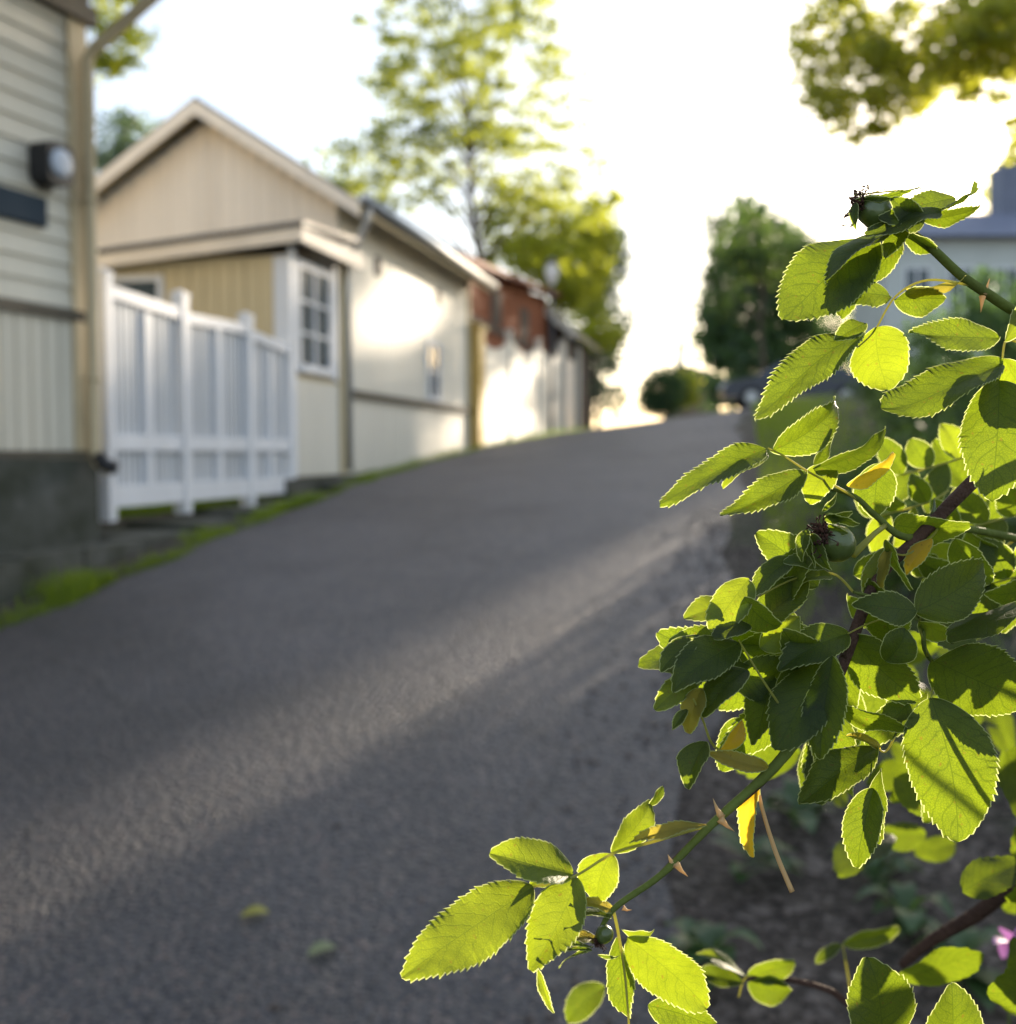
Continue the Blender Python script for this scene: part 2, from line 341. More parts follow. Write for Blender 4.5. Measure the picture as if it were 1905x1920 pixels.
V1 = -4.5; U1 = 6.62; ZP = 0.0; ZM = 0.93; ZT = 3.35
H1 = empty('wooden_house', W(U1, V1, -0.9), 'tall pale green weatherboard house with beige corner board, at the left edge', 'house')
b = MB()
b.ubox(-3, U1, V1-6, V1, ZP, ZT+0.02)                 # core wall
n = 0; z = ZM+0.05
while z < ZT:                                          # lapped horizontal boards on the street wall
    z1 = min(z+0.145, ZT)
    b.quadbox([W(-3,V1,z),W(-3,V1+0.030,z),W(U1-0.02,V1+0.030,z),W(U1-0.02,V1,z),W(-3,V1,z1),W(-3,V1+0.008,z1),W(U1-0.02,V1+0.008,z1),W(U1-0.02,V1,z1)])
    z += 0.145
u = -3
while u < U1-0.1:                                      # vertical boards below the moulding
    w_ = 0.125; b.ubox(u, min(u+w_-0.014, U1-0.05), V1, V1+0.022, ZP+0.02, ZM-0.02); u += w_
b.build('wall', M['siding'], H1)
b = MB(); b.ubox(-3, U1+0.04, V1, V1+0.055, ZM-0.03, ZM+0.04); b.ubox(-3, U1+0.04, V1, V1+0.05, ZP-0.03, ZP+0.018)
b.build('moulding', M['darktrim'], H1)
b = MB(); b.ubox(U1-0.13, U1+0.035, V1+0.002, V1+0.05, ZP+0.02, ZM-0.032); b.ubox(U1-0.13, U1+0.035, V1+0.002, V1+0.05, ZM+0.042, 2.92)
b.ubox(U1+0.002, U1+0.037, V1-0.12, V1+0.001, ZP+0.02, 2.92)
b.build('corner_board', M['beige'], H1)
b = MB(); b.ubox(-3, U1+0.09, V1, V1+0.10, 2.922, 3.04); b.ubox(-3, U1+0.06, V1, V1+0.06, 3.042, 3.35)
b.build('cornice', M['darktrim'], H1)
b = MB()                                                # granite plinth in rough blocks
u = -3.2; k = 0
while u < U1+0.05:
    w_ = random.uniform(0.7, 1.2); e = min(u+w_-0.02, U1+0.07)
    b.ubox(u, e, V1-0.5, V1+0.06+random.uniform(-.012, .012), -1.6, -0.033); u += w_
b.ubox(-3, U1+0.02, V1-5.9, V1-0.52, -1.6, -0.01)
b.build('stone_plinth', M['stone'], H1)
b = MB()                                                # roof with deep eaves
ov = 0.72
b.prism([W(-3.2,V1+ov,3.42),W(-3.2,V1+ov,3.56),W(-3.2,V1-3,5.7),W(-3.2,V1-6.7,3.56),W(-3.2,V1-6.7,3.42),W(-3.2,V1-3,5.5)], AU*(U1+3.45))
b.build('roof', M['roof'], H1)
b = MB(); b.prism([W(-2.9,V1,ZT+.02),W(-2.9,V1-3,5.4),W(-2.9,V1-6,ZT+.02)], AU*(U1+2.85)); b.build('gable', M['siding'], H1)
dp = MB()
pc = W(U1-0.03, V1+0.11, 0)
def at(z, du=0, dv=0): return W(U1-0.03+du, V1+0.11+dv, z)
dp.tube([at(-0.12,0.02,0.10), at(-0.06,0,0.02), at(0.02), at(1.3), at(2.66), at(2.72,0,0.05), at(3.02,0,0.60), at(3.10,0,0.66), at(3.3,0,0.67)], 0.043, 10)
for zz in (0.5, 1.7): dp.tube([at(zz), at(zz+0.03)], 0.052, 10)
dp.build('downpipe', M['beige'], H1, smooth=True)
dp = MB(); dp.tube([W(-3.2,V1+ov+0.06,3.36), W(U1+0.3,V1+ov+0.06,3.33)], 0.07, 10); dp.build('gutter', M['metal'], H1, smooth=True)
dp = MB(); dp.tube([at(-0.02,0,0.02), at(-0.08,0.0,0.08), at(-0.10,0.03,0.15)], 0.05, 10); dp.build('pipe_shoe', M['black'], H1, smooth=True)

def onplane(x, y, v):
    """street-frame (u, z) where the ray of photo pixel x,y meets the wall plane v"""
    d = px(x, y, 1.0); t = v/(d.x*0.9757-d.y*0.219); p = d*t
    return p.x*0.219+p.y*0.9757, p.z
# wall lamp
lu, lz = onplane(92, 310, V1+0.03)
lamp = empty('wall_lamp', W(lu, V1+0.03, lz), 'boxy black wall lamp with a round pale frosted face, beside the downpipe', 'lamp')
m = MB(); rg = [W(lu+.115*math.copysign(abs(math.cos(a))**.45, math.cos(a)), V1+.03, lz+.135*math.copysign(abs(math.sin(a))**.45, math.sin(a))) for a in [2*math.pi*(k+.5)/28 for k in range(28)]]
m.prism(rg, AC*.16); m.build('housing', M['black'], lamp, smooth=False)
m = MB(); m.lathe(W(lu, V1+0.191, lz), AC, [(-0.02,0.095),(0.012,0.09),(0.022,0.05)], 24); m.build('cover', M['face'], lamp, smooth=True)
m = MB(); m.ubox(lu-0.05, lu+0.05, V1+0.03, V1+0.06, lz-0.16, lz-0.10); m.build('bracket', M['black'], lamp)
# name plate: one plain dark plate
pu0, pz0 = onplane(100, 398, V1+0.05)
m = MB(); m.ubox(pu0-1.0, pu0, V1+0.032, V1+0.06, pz0-0.10, pz0+0.09); m.ubox(pu0-0.98, pu0-0.02, V1+0.058, V1+0.063, pz0-0.08, pz0+0.07)
tag(m.build('wall_plate', M['slate']), 'long dark slate-blue plate fixed to the weatherboards below the wall lamp', 'plate')

ROT = Matrix.Rotation(R(-8), 4, 'Z'); H1.rotation_euler.z = R(-8)
PLATE = bpy.data.objects['wall_plate']
for o in (lamp, PLATE):
    o.location = H1.location + ROT.to_3x3() @ (o.location-H1.location); o.rotation_euler.z = R(-8)
# stone kerb ledge along the verge
m = MB(); u = 2.5
while u < 11.3:
    w_ = random.uniform(0.6, 1.0); dv = random.uniform(-.02, .02)
    m.ubox(u, u+w_-0.02, -4.9 if u > 6.8 else -4.42, -4.18+dv, zt(u, -4.2)-0.4, max(zt(u, -4.3)+0.06, -0.62)+random.uniform(-.012, .012)); u += w_
tag(m.build('stone_ledge', M['stone']), 'low dark ledge of rough granite blocks under the white fence', 'stone ledge')

# ------------------------------------------------------------------ white fence
VF = -4.6; ZB = -0.50
posts = [7.0, 8.09, 9.28, 10.2]
tops = [1.34, 1.34, 1.31, 1.17]
rails = [(1.23, 1.19), (1.17, 1.20), (1.16, 1.10)]
FE = empty('white_fence', W(7, VF, ZB), 'white painted panelled wooden fence between the two houses', 'fence')
for i, u in enumerate(posts):
    p = MB(); h = tops[i]-0.05
    w_ = 0.05 if i in (1, 2) else 0.045
    p.ubox(u-w_, u+w_, VF-0.05, VF+0.06, ZB, h); p.ubox(u-w_-0.008, u+w_+0.008, VF-0.058, VF+0.068, h, h+0.03)
    p.quadbox([W(u-w_,VF-0.05,h+.031),W(u-w_,VF+.06,h+.031),W(u+w_,VF+.06,h+.031),W(u+w_,VF-.05,h+.031)]+[W(u-.01,VF,h+.06),W(u-.01,VF+.01,h+.06),W(u+.01,VF+.01,h+.06),W(u+.01,VF,h+.06)])
    p.build('post', M['white'], FE)
for i in range(3):
    a, c = posts[i]+0.062, posts[i+1]-0.062
    ta, tc_ = rails[i]
    r_ = MB()
    nseg = 8
    for k in range(nseg):                               # top rail follows a shallow sweep
        f0, f1 = k/nseg, (k+1)/nseg
        zf = lambda f: ta+(tc_-ta)*(1-(1-f)**1)
        u0, u1 = a+(c-a)*f0, a+(c-a)*f1
        r_.quadbox([W(u0,VF-.03,zf(f0)-.09),W(u0,VF+.045,zf(f0)-.09),W(u1,VF+.045,zf(f1)-.09),W(u1,VF-.03,zf(f1)-.09),
                    W(u0,VF-.03,zf(f0)),W(u0,VF+.045,zf(f0)),W(u1,VF+.045,zf(f1)),W(u1,VF-.03,zf(f1))])
    r_.ubox(a, c, VF-.03, VF+.045, 0.02, 0.14); r_.ubox(a, c, VF-.03, VF+.05, ZB+0.10, ZB+0.26)
    mid = (a+c)/2; r_.ubox(mid-.04, mid+.04, VF-.02, VF+.04, ZB+0.262, 0.018); r_.ubox(mid-.04, mid+.04, VF-.02, VF+.04, 0.142, tc_-.10)
    r_.build('rail_frame', M['white'], FE)
    bd = MB(); u = a+0.01
    while u < c-0.03:
        f = (u-a)/(c-a); top = zf(f)-.06 if f > 0 else ta-.06
        jt = random.uniform(-.004, .004); bd.ubox(u, min(u+.058, c-.002), VF-.022+jt, VF+.008+jt, ZB+.2, top); u += .078
    bd.build('board_panel', M['panel'], FE)

# ------------------------------------------------------------------ cottage
VC = -4.6
HC = empty('cottage', W(11.6, VC, -0.3), 'cream boarded cottage with a low gable and a lean-to porch, behind the white fence', 'house')
UG, UE = 11.6, 17.4; VL = -7.8; EZ = 2.95; RZ = 3.95; VR = (VC+VL)/2
b = MB(); b.ubox(UG, UE, VL, VC, -0.25, EZ-0.02)
b.prism([W(UG,VL,EZ-.02),W(UG,VC,EZ-.02),W(UG,VR,RZ-0.06)], AU*(UE-UG))
u = UG
while u < UE-.05:
    b.ubox(u, min(u+.15, UE), VC, VC+.018, .76, EZ-.05); b.ubox(u, min(u+.15, UE), VC, VC+.018, -.2, .64); u += .166
b.build('wall', M['creamwhite'], HC)
b = MB()                                                # gable boards, cream, facing down the street
v = VL
while v < VC-.04:
    ve = min(v+.16, VC); vm = (v+ve)/2; h = RZ-.10-(RZ-EZ)*abs(vm-VR)/(VC-VR)
    b.ubox(UG-.02, UG-.001, v, ve-.004, 2.0, h); v += .16
b.ubox(UG-.03, UG-.021, VR+.02, VR+.05, 2.2, 3.6)
b.build('gable_boards', M['cream'], HC)
ov = .38; uo = .28
rise = (RZ-EZ)/(VC-VR)
def rz(v): return RZ-rise*abs(v-VR)
b = MB(); ring = [W(UG-uo+.01,VC+ov-.01,rz(VC+ov)+.008),W(UG-uo+.01,VC+ov-.01,rz(VC+ov)+.036),W(UG-uo+.01,VR,RZ+.046),W(UG-uo+.01,VL-ov+.01,rz(VL-ov)+.036),W(UG-uo+.01,VL-ov+.01,rz(VL-ov)+.008),W(UG-uo+.01,VR,RZ+.02)]
b.prism(ring, AU*(uo-.035)); b.build('gable_soffit', M['yellowbeige'], HC)
b = MB(); ring = [W(UG-uo,VC+ov,rz(VC+ov)+.04),W(UG-uo,VC+ov,rz(VC+ov)+.09),W(UG-uo,VR,RZ+.12),W(UG-uo,VL-ov,rz(VL-ov)+.09),W(UG-uo,VL-ov,rz(VL-ov)+.04),W(UG-uo,VR,RZ+.05)]
b.prism(ring, AU*(UE-UG+uo+.25)); b.build('roof', M['roof'], HC)
b = MB()
for s, e in ((VC+ov, VR), (VL-ov, VR)):                 # bargeboards
    pts = [W(UG-uo-.03,s,rz(s)-.10),W(UG-uo-.03,s,rz(s)+.065),W(UG-uo-.03,e,RZ+.075),W(UG-uo-.03,e,RZ-.09)]
    b.prism(pts, AU*.028)
b.build('bargeboard', M['cream'], HC)
b = MB(); b.prism([W(UG-uo+.001,VC+ov-.02,rz(VC+ov)-.02),W(UG-uo+.001,VC+ov-.02,rz(VC+ov)+.035),W(UG-uo+.001,VC+.0,rz(VC)+.035),W(UG-uo+.001,VC+.0,rz(VC)-.02)], AU*(UE-UG+uo+.2)); b.build('soffit', M['yellowbeige'], HC)
b = MB(); b.tube([W(UG-uo,VC+ov+.05,2.82),W(UE+.25,VC+ov+.05,2.80)], .055, 10); b.build('gutter', M['metal'], HC, smooth=True)
b = MB(); b.tube([W(UG-.05,VC+ov+.03,2.80),W(UG-.02,VC+ov-.02,2.6),W(UG+.12,VC+.08,2.2),W(UG+.14,VC+.07,2.0),W(UG+.14,VC+.07,-.2)], .04, 10)
b.build('downpipe', M['metal'], HC, smooth=True)
b = MB(); b.ubox(UG+.28, UE+.03, VC+.019, VC+.06, .655, .745); b.build('moulding', M['darktrim'], HC)
b = MB(); b.ubox(UG-.02, UG+.1, VC+.02, VC+.05, -.24, 2.3); b.build('corner_board', M['yellowbeige'], HC); b = MB(); b.ubox(UE-.11, UE+.02, VC+.02, VC+.05, -.2, EZ-.06); b.build('corner_board', M['yellowbeige'], HC)
b = MB(); b.ubox(10.0, UE+.05, VC-.5, VC+.07, -1.0, -.262); b.build('stone_plinth', M['stone'], HC)
wu0, wz0 = onplane(812, 650, VC+.02)
wu1, wz1 = onplane(812, 745, VC+.02)
win_u(HC, wu0, VC+.02, max(wz1, .80), wz0, .55, M['white'], 1, 1)
for uu, zz in ((12.9, 2.35), (15.6, 2.35)):
    b = MB(); b.ubox(uu-.09, uu+.09, VC+.019, VC+.035, zz-.12, zz+.12); b.build('vent_hatch', M['brown'], HC)
# porch (lean-to)
UP = 10.22; VPL = -8.3; zr = 2.26
b = MB(); b.ubox(UP, UG-.032, VPL, VC, -.25, 2.02)
v = VPL
while v < VC-.1:
    b.ubox(UP-.018, UP, v, v+.14, -.2, 1.98); v += .155
b.build('porch_front', M['yellowbeige'], HC)
b = MB(); u = UP+.0
b.ubox(UP, UG-.04, VC, VC+.02, -.24, .78)
b.build('porch_side_boards', M['creamwhite'], HC)
b = MB(); b.ubox(UP-.02, UP+.10, VC+.021, VC+.05, -.24, 2.1); b.ubox(UP+1.14, UP+1.26, VC+.021, VC+.05, .82, 2.1); b.ubox(UP-.045, UP-.019, VC-.13, VC+.05, -.24, 2.0); b.build('pilaster', M['white'], HC)
win_u(HC, UP+.62, VC+.022, .93, 1.93, .80, M['white'], 2, 1, fw=.08)
b = MB()
def zro(v): return zr-.085*(VC+.25-v)
b.quadbox([W(UP-.2,VPL-.2,zro(VPL)),W(UP-.2,VC+.27,zro(VC+.27)),W(UG-.035,VC+.27,zro(VC+.27)+.12),W(UG-.035,VPL-.2,zro(VPL)+.12),
           W(UP-.2,VPL-.2,zro(VPL)+.05),W(UP-.2,VC+.27,zro(VC+.27)+.05),W(UG-.035,VC+.27,zro(VC+.27)+.17),W(UG-.035,VPL-.2,zro(VPL)+.17)])
b.build('porch_roof', M['roof'], HC)
b = MB()
b.quadbox([W(UP-.18,VPL-.2,zro(VPL)-.14),W(UP-.18,VC+.25,zro(VC+.25)-.14),W(UP-.14,VC+.25,zro(VC+.25)-.14),W(UP-.14,VPL-.2,zro(VPL)-.14),
           W(UP-.18,VPL-.2,zro(VPL)-.004),W(UP-.18,VC+.25,zro(VC+.25)-.004),W(UP-.14,VC+.25,zro(VC+.25)-.004),W(UP-.14,VPL-.2,zro(VPL)-.004)])
b.quadbox([W(UP-.139,VC+.21,zr-.15),W(UP-.139,VC+.25,zr-.15),W(UG+.2,VC+.25,zr-.15),W(UG+.2,VC+.21,zr-.15),W(UP-.139,VC+.21,zr-.01),W(UP-.139,VC+.25,zr-.01),W(UG+.2,VC+.25,zr+.02),W(UG+.2,VC+.21,zr+.02)])
b.build('fascia', M['cream'], HC)
b = MB(); wv = -6.4
b.ubox(UP-.05, UP-.019, wv-.42, wv-.36, 1.0, 1.86); b.ubox(UP-.05, UP-.019, wv+.36, wv+.42, 1.0, 1.86); b.ubox(UP-.05, UP-.019, wv-.36, wv+.36, 1.8, 1.86)
wf = b.build('window', M['white'], HC)
b = MB(); b.ubox(UP-.03, UP-.019, wv-.36, wv+.36, 1.0, 1.8); b.build('pane', M['glass'], wf)

# ------------------------------------------------------------------ ochre pillar, board fence, barn, shed
m = MB(); m.ubox(17.48, 17.9, -5.0, -4.42, -.3, 2.1); m.ubox(17.44, 17.94, -5.04, -4.38, 2.1, 2.16); m.prism([W(17.46,-5.02,2.161),W(17.46,-4.4,2.161),W(17.46,-4.71,2.26)], AU*.46)
tag(m.build('gate_pillar', M['ochre']), 'ochre yellow boarded pillar at the end of the cottage', 'pillar')
BF = empty('board_fence', W(18, -4.6, 0), 'tall cream board fence in front of the red barn, in full sun', 'fence')
up = [17.98, 20.6, 23.6, 26.4]
for i in range(3):
    bd = MB(); u = up[i]+.06
    while u < up[i+1]-.06:
        f = (u-up[i])/(up[i+1]-up[i])
        top = zt(u, -4.6)+2.12-.28*math.sin(math.pi*f)**.7+.02*i
        bd.ubox(u, u+.13, -4.62, -4.595, zt(u, -4.6)-.02, top); u += .145
    bd.build('board_panel', M['creamwhite'], BF)
for u in up:
    p = MB(); z0 = zt(u, -4.6); p.ubox(u-.06, u+.06, -4.66, -4.55, z0-.1, z0+2.2); p.ubox(u-.08, u+.08, -4.68, -4.53, z0+2.2, z0+2.25); p.build('post', M['creamwhite'], BF)

RB = empty('red_barn', W(19, -5.4, 0), 'long red ochre boarded barn behind the cream board fence', 'barn')
b = MB(); b.quadbox([W(18.4,-9,-.3),W(18.4,-5.35,-.3),W(28.6,-5.35,-.3),W(28.6,-9,-.3),W(18.4,-9,3.4),W(18.4,-5.35,3.4),W(28.6,-5.35,4.2),W(28.6,-9,4.2)])
u = 18.4
while u < 28.5:
    zz = 3.37+.77*(u-18.4)/10.2; b.ubox(u, u+.16, -5.35, -5.325, -.1, zz); u += .185
b.build('wall', M['red'], RB)
b = MB(); b.quadbox([W(18.1,-6.6,3.50),W(18.1,-4.95,3.40),W(28.9,-4.95,4.2),W(28.9,-6.6,4.6),W(18.1,-6.6,3.88),W(18.1,-4.95,3.50),W(28.9,-4.95,4.3),W(28.9,-6.6,4.7)])
b.quadbox([W(18.1,-9.2,3.40),W(18.1,-6.601,3.50),W(28.9,-6.601,4.6),W(28.9,-9.2,4.2),W(18.1,-9.2,3.50),W(18.1,-6.601,3.88),W(28.9,-6.601,4.7),W(28.9,-9.2,4.3)])
b.build('roof', M['redroof'], RB)
b = MB(); b.ubox(19.52, 28.6, -5.32, -5.27, 2.55, 2.7); b.build('moulding', M['brown'], RB)
for uu in (22.5, 25.5):
    b = MB(); b.ubox(uu-.5, uu+.5, -5.324, -5.30, 2.75, 3.5); b.build('hatch', M['brown'], RB)
SH = empty('wood_shed', W(29, -4.6, .5), 'small dark shed with a pale bargeboard beyond the red barn', 'shed')
b = MB(); b.ubox(28.7, 33.4, -8.0, -4.55, .2, 3.3); b.prism([W(28.7,-8,3.3),W(28.7,-4.55,3.3),W(28.7,-6.3,4.75)], AU*4.7); b.build('wall', M['brown'], SH)
b = MB(); b.prism([W(28.3,-4.2,3.15),W(28.3,-4.2,3.25),W(28.3,-6.3,5.0),W(28.3,-8.4,3.25),W(28.3,-8.4,3.15),W(28.3,-6.3,4.86)], AU*5.3); b.build('roof', M['roof'], SH)
b = MB(); b.prism([W(28.24,-4.15,3.0),W(28.24,-4.15,3.3),W(28.24,-6.3,5.06),W(28.24,-6.3,4.78)], AU*.05); b.build('bargeboard', M['creamwhite'], SH)
b = MB(); b.ubox(28.5, 28.66, -4.62, -4.45, .3, 3.1); b.build('corner_post', M['creamwhite'], SH)
b = MB(); b.ubox(30.6, 30.75, -4.53, -4.4, .4, 3.1); b.build('corner_post', M['creamwhite'], SH)
b = MB(); b.ubox(28.9, 30.2, -4.549, -4.50, .5, 2.6); b.build('door', M['cream'], SH)

SH.location -= AC*.35
LP = empty('street_lamp', W(24.6, -4.48, .4), 'street lamp with white glass lantern standing by the board fence', 'street lamp')
lpz = zt(24.6, -4.48)
m = MB(); m.tube([W(24.6,-4.48,lpz-.1), W(24.6,-4.48,lpz+.5), W(24.6,-4.48,3.9)], [.05,.035,.028], 10); m.build('pole', M['roof'], LP, smooth=True)
m = MB(); m.lathe(W(24.6,-4.48,3.9), (0,0,1), [(0,.05),(.05,.09),(.25,.16),(.36,.16),(.50,.08)], 14); m.build('lantern', M['lantern'], LP, smooth=True)
m = MB(); m.lathe(W(24.6,-4.48,4.41), (0,0,1), [(0,.18),(.05,.15),(.10,.03)], 14); m.build('lamp_cap', M['roof'], LP, smooth=True)

# ------------------------------------------------------------------ far houses on the right
PHs = empty('pale_house', px(1800, 690, 34), 'large pale plastered house with blue grey roof, far right behind the rose', 'house')
x0, x1, yw = 11.9, 16.9, 34.0; zb, ze = 0.8, 6.75
b = MB()
def wb(mb, xa, xb, ya, yb, za, zc, mi=0): mb.quadbox([(xa,ya,za),(xb,ya,za),(xb,yb,za),(xa,yb,za),(xa,ya,zc),(xb,ya,zc),(xb,yb,zc),(xa,yb,zc)], mi)
wb(b, x0, x1, yw, yw+3.2, zb-1, ze); b.build('wall', M['paleblue'], PHs)
b = MB(); b.quadbox([(x0-.5,yw-.5,ze+.001),(x1+.1,yw-.5,ze+.001),(x1+.1,yw+3.7,ze+.001),(x0-.5,yw+3.7,ze+.001),(x0+1.6,yw+1.0,ze+1.0),(x1+.1,yw+1.0,ze+1.0),(x1+.1,yw+2.2,ze+1.0),(x0+1.6,yw+2.2,ze+1.0)]); b.build('roof', M['blueroof'], PHs)
b = MB(); wb(b, 16.0, 16.85, yw+1.1, yw+2.0, ze+.4, ze+2.6); b.build('chimney', M['blueroof'], PHs)
for zz in (2.6, 5.2):
    for xx in (12.9, 14.3, 15.7):
        w = MB()
        wb(w, xx-.42, xx-.36, yw-.05, yw-.001, zz-.66, zz+.66); wb(w, xx+.36, xx+.42, yw-.05, yw-.001, zz-.66, zz+.66); wb(w, xx-.36, xx+.36, yw-.05, yw-.001, zz+.6, zz+.66); wb(w, xx-.36, xx+.36, yw-.07, yw-.001, zz-.66, zz-.6); wb(w, xx-.03, xx+.03, yw-.045, yw-.001, zz-.6, zz+.6)
        f = w.build('window', M['white'], PHs)
        w = MB(); wb(w, xx-.36, xx+.36, yw-.02, yw-.0005, zz-.6, zz+.6); w.build('pane', M['glass'], f)
FH = empty('far_house', px(1310, 760, 60), 'small distant brown house with a tall grey chimney, beyond the hilltop', 'house')
c = px(1310, 760, 60); b = MB(); wb(b, c.x-1.3, c.x+1.2, c.y, c.y+4, c.z-5, c.z+1.5); b.build('wall', surf('brown_far_wall', (0.22, 0.17, 0.12)), FH)
b = MB(); zz = c.z+1.5
b.quadbox([(c.x-1.6,c.y-.3,zz+.001),(c.x+1.5,c.y-.3,zz+.001),(c.x+1.5,c.y+4.3,zz+.001),(c.x-1.6,c.y+4.3,zz+.001),(c.x-.9,c.y+1.7,zz+.9),(c.x-.4,c.y+1.7,zz+.9),(c.x-.4,c.y+2.3,zz+.9),(c.x-.9,c.y+2.3,zz+.9)]); b.build('roof', M['brown'], FH)
b = MB(); b.tube([(c.x-.7,c.y+2,zz+.6),(c.x-.72,c.y+2,zz+2.5)], [.26,.2], 8); b.tube([(c.x-.72,c.y+2,zz+2.5),(c.x-.72,c.y+2,zz+2.6)], .26, 8); b.build('chimney', M['metal'], FH)

# ------------------------------------------------------------------ car
def make_car(o, rz_):
    T = Matrix.Translation(o) @ Matrix.Rotation(rz_, 4, 'Z')
    root = empty('parked_car', o, 'dark blue car parked on the hilltop in front of the dark tree', 'car')
    side = [(-2.15,.35),(-2.2,.62),(-2.05,.80),(-1.25,.93),(-.55,1.36),(.75,1.42),(1.55,1.02),(2.05,.92),(2.12,.55),(2.08,.33)]
    b = MB(); secs = [(-.86,.86),(-.80,1.0),(0,1.03),(.80,1.0),(.86,.86)]
    nn = len(side)
    for (y, k) in secs:
        for (x, z) in side:
            tum = (.16 if z > 1.1 else 0.0)
            b.v.append(T @ Vector((x*(0.97+.03*k) , y*(1-tum), z*(0.985 if abs(y) > .82 else 1))))
    for i in range(len(secs)-1):
        for j in range(nn):
            j2 = (j+1) % nn; b.f.append([i*nn+j, i*nn+j2, (i+1)*nn+j2, (i+1)*nn+j]); b.m.append(0)
    b.f.append(list(range(nn))); b.f.append([4*nn+j for j in range(nn)][::-1]); b.m += [0, 0]
    b.build('body', M['carpaint'], root)
    for s in (-1, 1):
        g_ = MB(); y0, y1 = s*.755, s*.80
        g_.prism([T @ Vector(p) for p in ((-1.05,y1+s*.03,.97),(-.5,y0,1.30),(.05,y0,1.33),(.05,y1+s*.03,.97))], (T.to_3x3() @ Vector((0,s*.03,0))))
        g_.prism([T @ Vector(p) for p in ((.12,y1+s*.03,.97),(.12,y0,1.33),(.7,y0,1.34),(1.25,y1+s*.03,1.0))], (T.to_3x3() @ Vector((0,s*.03,0))))
        g_.build('side_window', M['glass'], root)
    for x in (-1.38, 1.32):
        for s in (-1, 1):
            w = MB(); w.lathe(T @ Vector((x, s*.70, .32)), T.to_3x3() @ Vector((0, s, 0)), [(0,.25),(.02,.32),(.17,.32),(.19,.26)], 20); w.build('wheel', M['tyre'], root)
            w = MB(); w.lathe(T @ Vector((x, s*.892, .32)), T.to_3x3() @ Vector((0, s, 0)), [(0,.2),(.012,.19),(.02,.06)], 12); w.build('rim', M['metal'], root)
    for s in (-1, 1):
        w = MB(); w.lathe(T @ Vector((-2.13, s*.6, .66)), T.to_3x3() @ Vector((-1, s*.3, .1)), [(0,.13),(.05,.11),(.07,.03)], 12, squash=.6); w.build('headlight', M['face'], root)
pc = px(1490, 762, 32); pc.z = gz(pc)+.01
make_car(pc, R(-6))

# ------------------------------------------------------------------ trees
def tree(name, label, cat, base, ells, nclump, nleaf, leaf, mat, trunk_r=.18, flat=.55, clump_r=.5, seed=1, group=None, fork=0.35, limbs=26, top=None):
    rnd = random.Random(seed)
    root = empty(name, base, label, cat, group)
    wts = [(e[1].x*e[1].y*e[1].z)**.6 for e in ells]; clumps = []
    for _ in range(nclump):
        e = rnd.choices(ells, wts)[0]
        while True:
            p = Vector((rnd.uniform(-1, 1), rnd.uniform(-1, 1), rnd.uniform(-1, 1)))
            if p.length < 1 and p.length > rnd.random()*.75: break
        clumps.append(e[0]+Vector((p.x*e[1].x, p.y*e[1].y, p.z*e[1].z)))
    cr = MB()
    for c in clumps:
        r = clump_r*rnd.uniform(.5, 1.3)
        for _ in range(int(nleaf*rnd.uniform(.5, 1.4))):
            q = c+Vector((rnd.gauss(0, r*.5), rnd.gauss(0, r*.5), rnd.gauss(0, r*.5*flat)))
            a = Vector((rnd.gauss(0, 1), rnd.gauss(0, 1), rnd.gauss(0, .7))).normalized()
            t = a.orthogonal().normalized(); t = Matrix.Rotation(rnd.uniform(0, 6.28), 3, a) @ t; s = a.cross(t)
            l = leaf*rnd.uniform(.6, 1.35)
            b0 = len(cr.v)
            cr.v += [q-t*l*.5, q+s*l*.33-t*l*.05, q+t*l*.55+a*l*.08, q-s*l*.33-t*l*.05]
            cr.f.append([b0, b0+1, b0+2, b0+3]); cr.m.append(0)
    cr.build('crown', mat, root)
    tk = MB(); cen = sum(clumps, Vector())/len(clumps); topz = max(c.z for c in clumps)
    base = Vector(base); h = topz-base.z
    if top is not None: cen = top
    trunk = []
    for k in range(9):
        f = k/8; p = base.lerp(Vector((cen.x, cen.y, topz-.3)), f); p += Vector((rnd.uniform(-1, 1), rnd.uniform(-1, 1), 0))*h*.012*(1 if 0 < k < 8 else 0)
        if k == 0: p.z -= .15
        trunk.append(p)
    tk.tube(trunk, [trunk_r*(1.25 if k == 0 else 1-.11*k) for k in range(9)], 10)
    for c in rnd.sample(clumps, min(limbs, len(clumps))):
        f = min(.92, max(fork, (c.z-base.z)/h-rnd.uniform(.08, .2))); i = min(7, int(f*8)); p0 = trunk[i].lerp(trunk[i+1], f*8-i)
        m1 = p0.lerp(c, .5)+Vector((0, 0, rnd.uniform(0, .12)*(c-p0).length)); r0 = trunk_r*.34*(1.15-f)
        tk.tube([p0, p0.lerp(m1, .5), m1, c], [r0, r0*.75, r0*.5, r0*.15], 6)
    tk.build('trunk', M['bark'], root, smooth=True)
    return root
def E(x, y, rx, ry, d, rd=None):
    c = px(x, y, d); k = d/F
    return (c, Vector((rx*k, (rd or rx*k), ry*k)))
def groundpt(x, d):
    p = px(x, 850, d); p.z = gz(p); return p

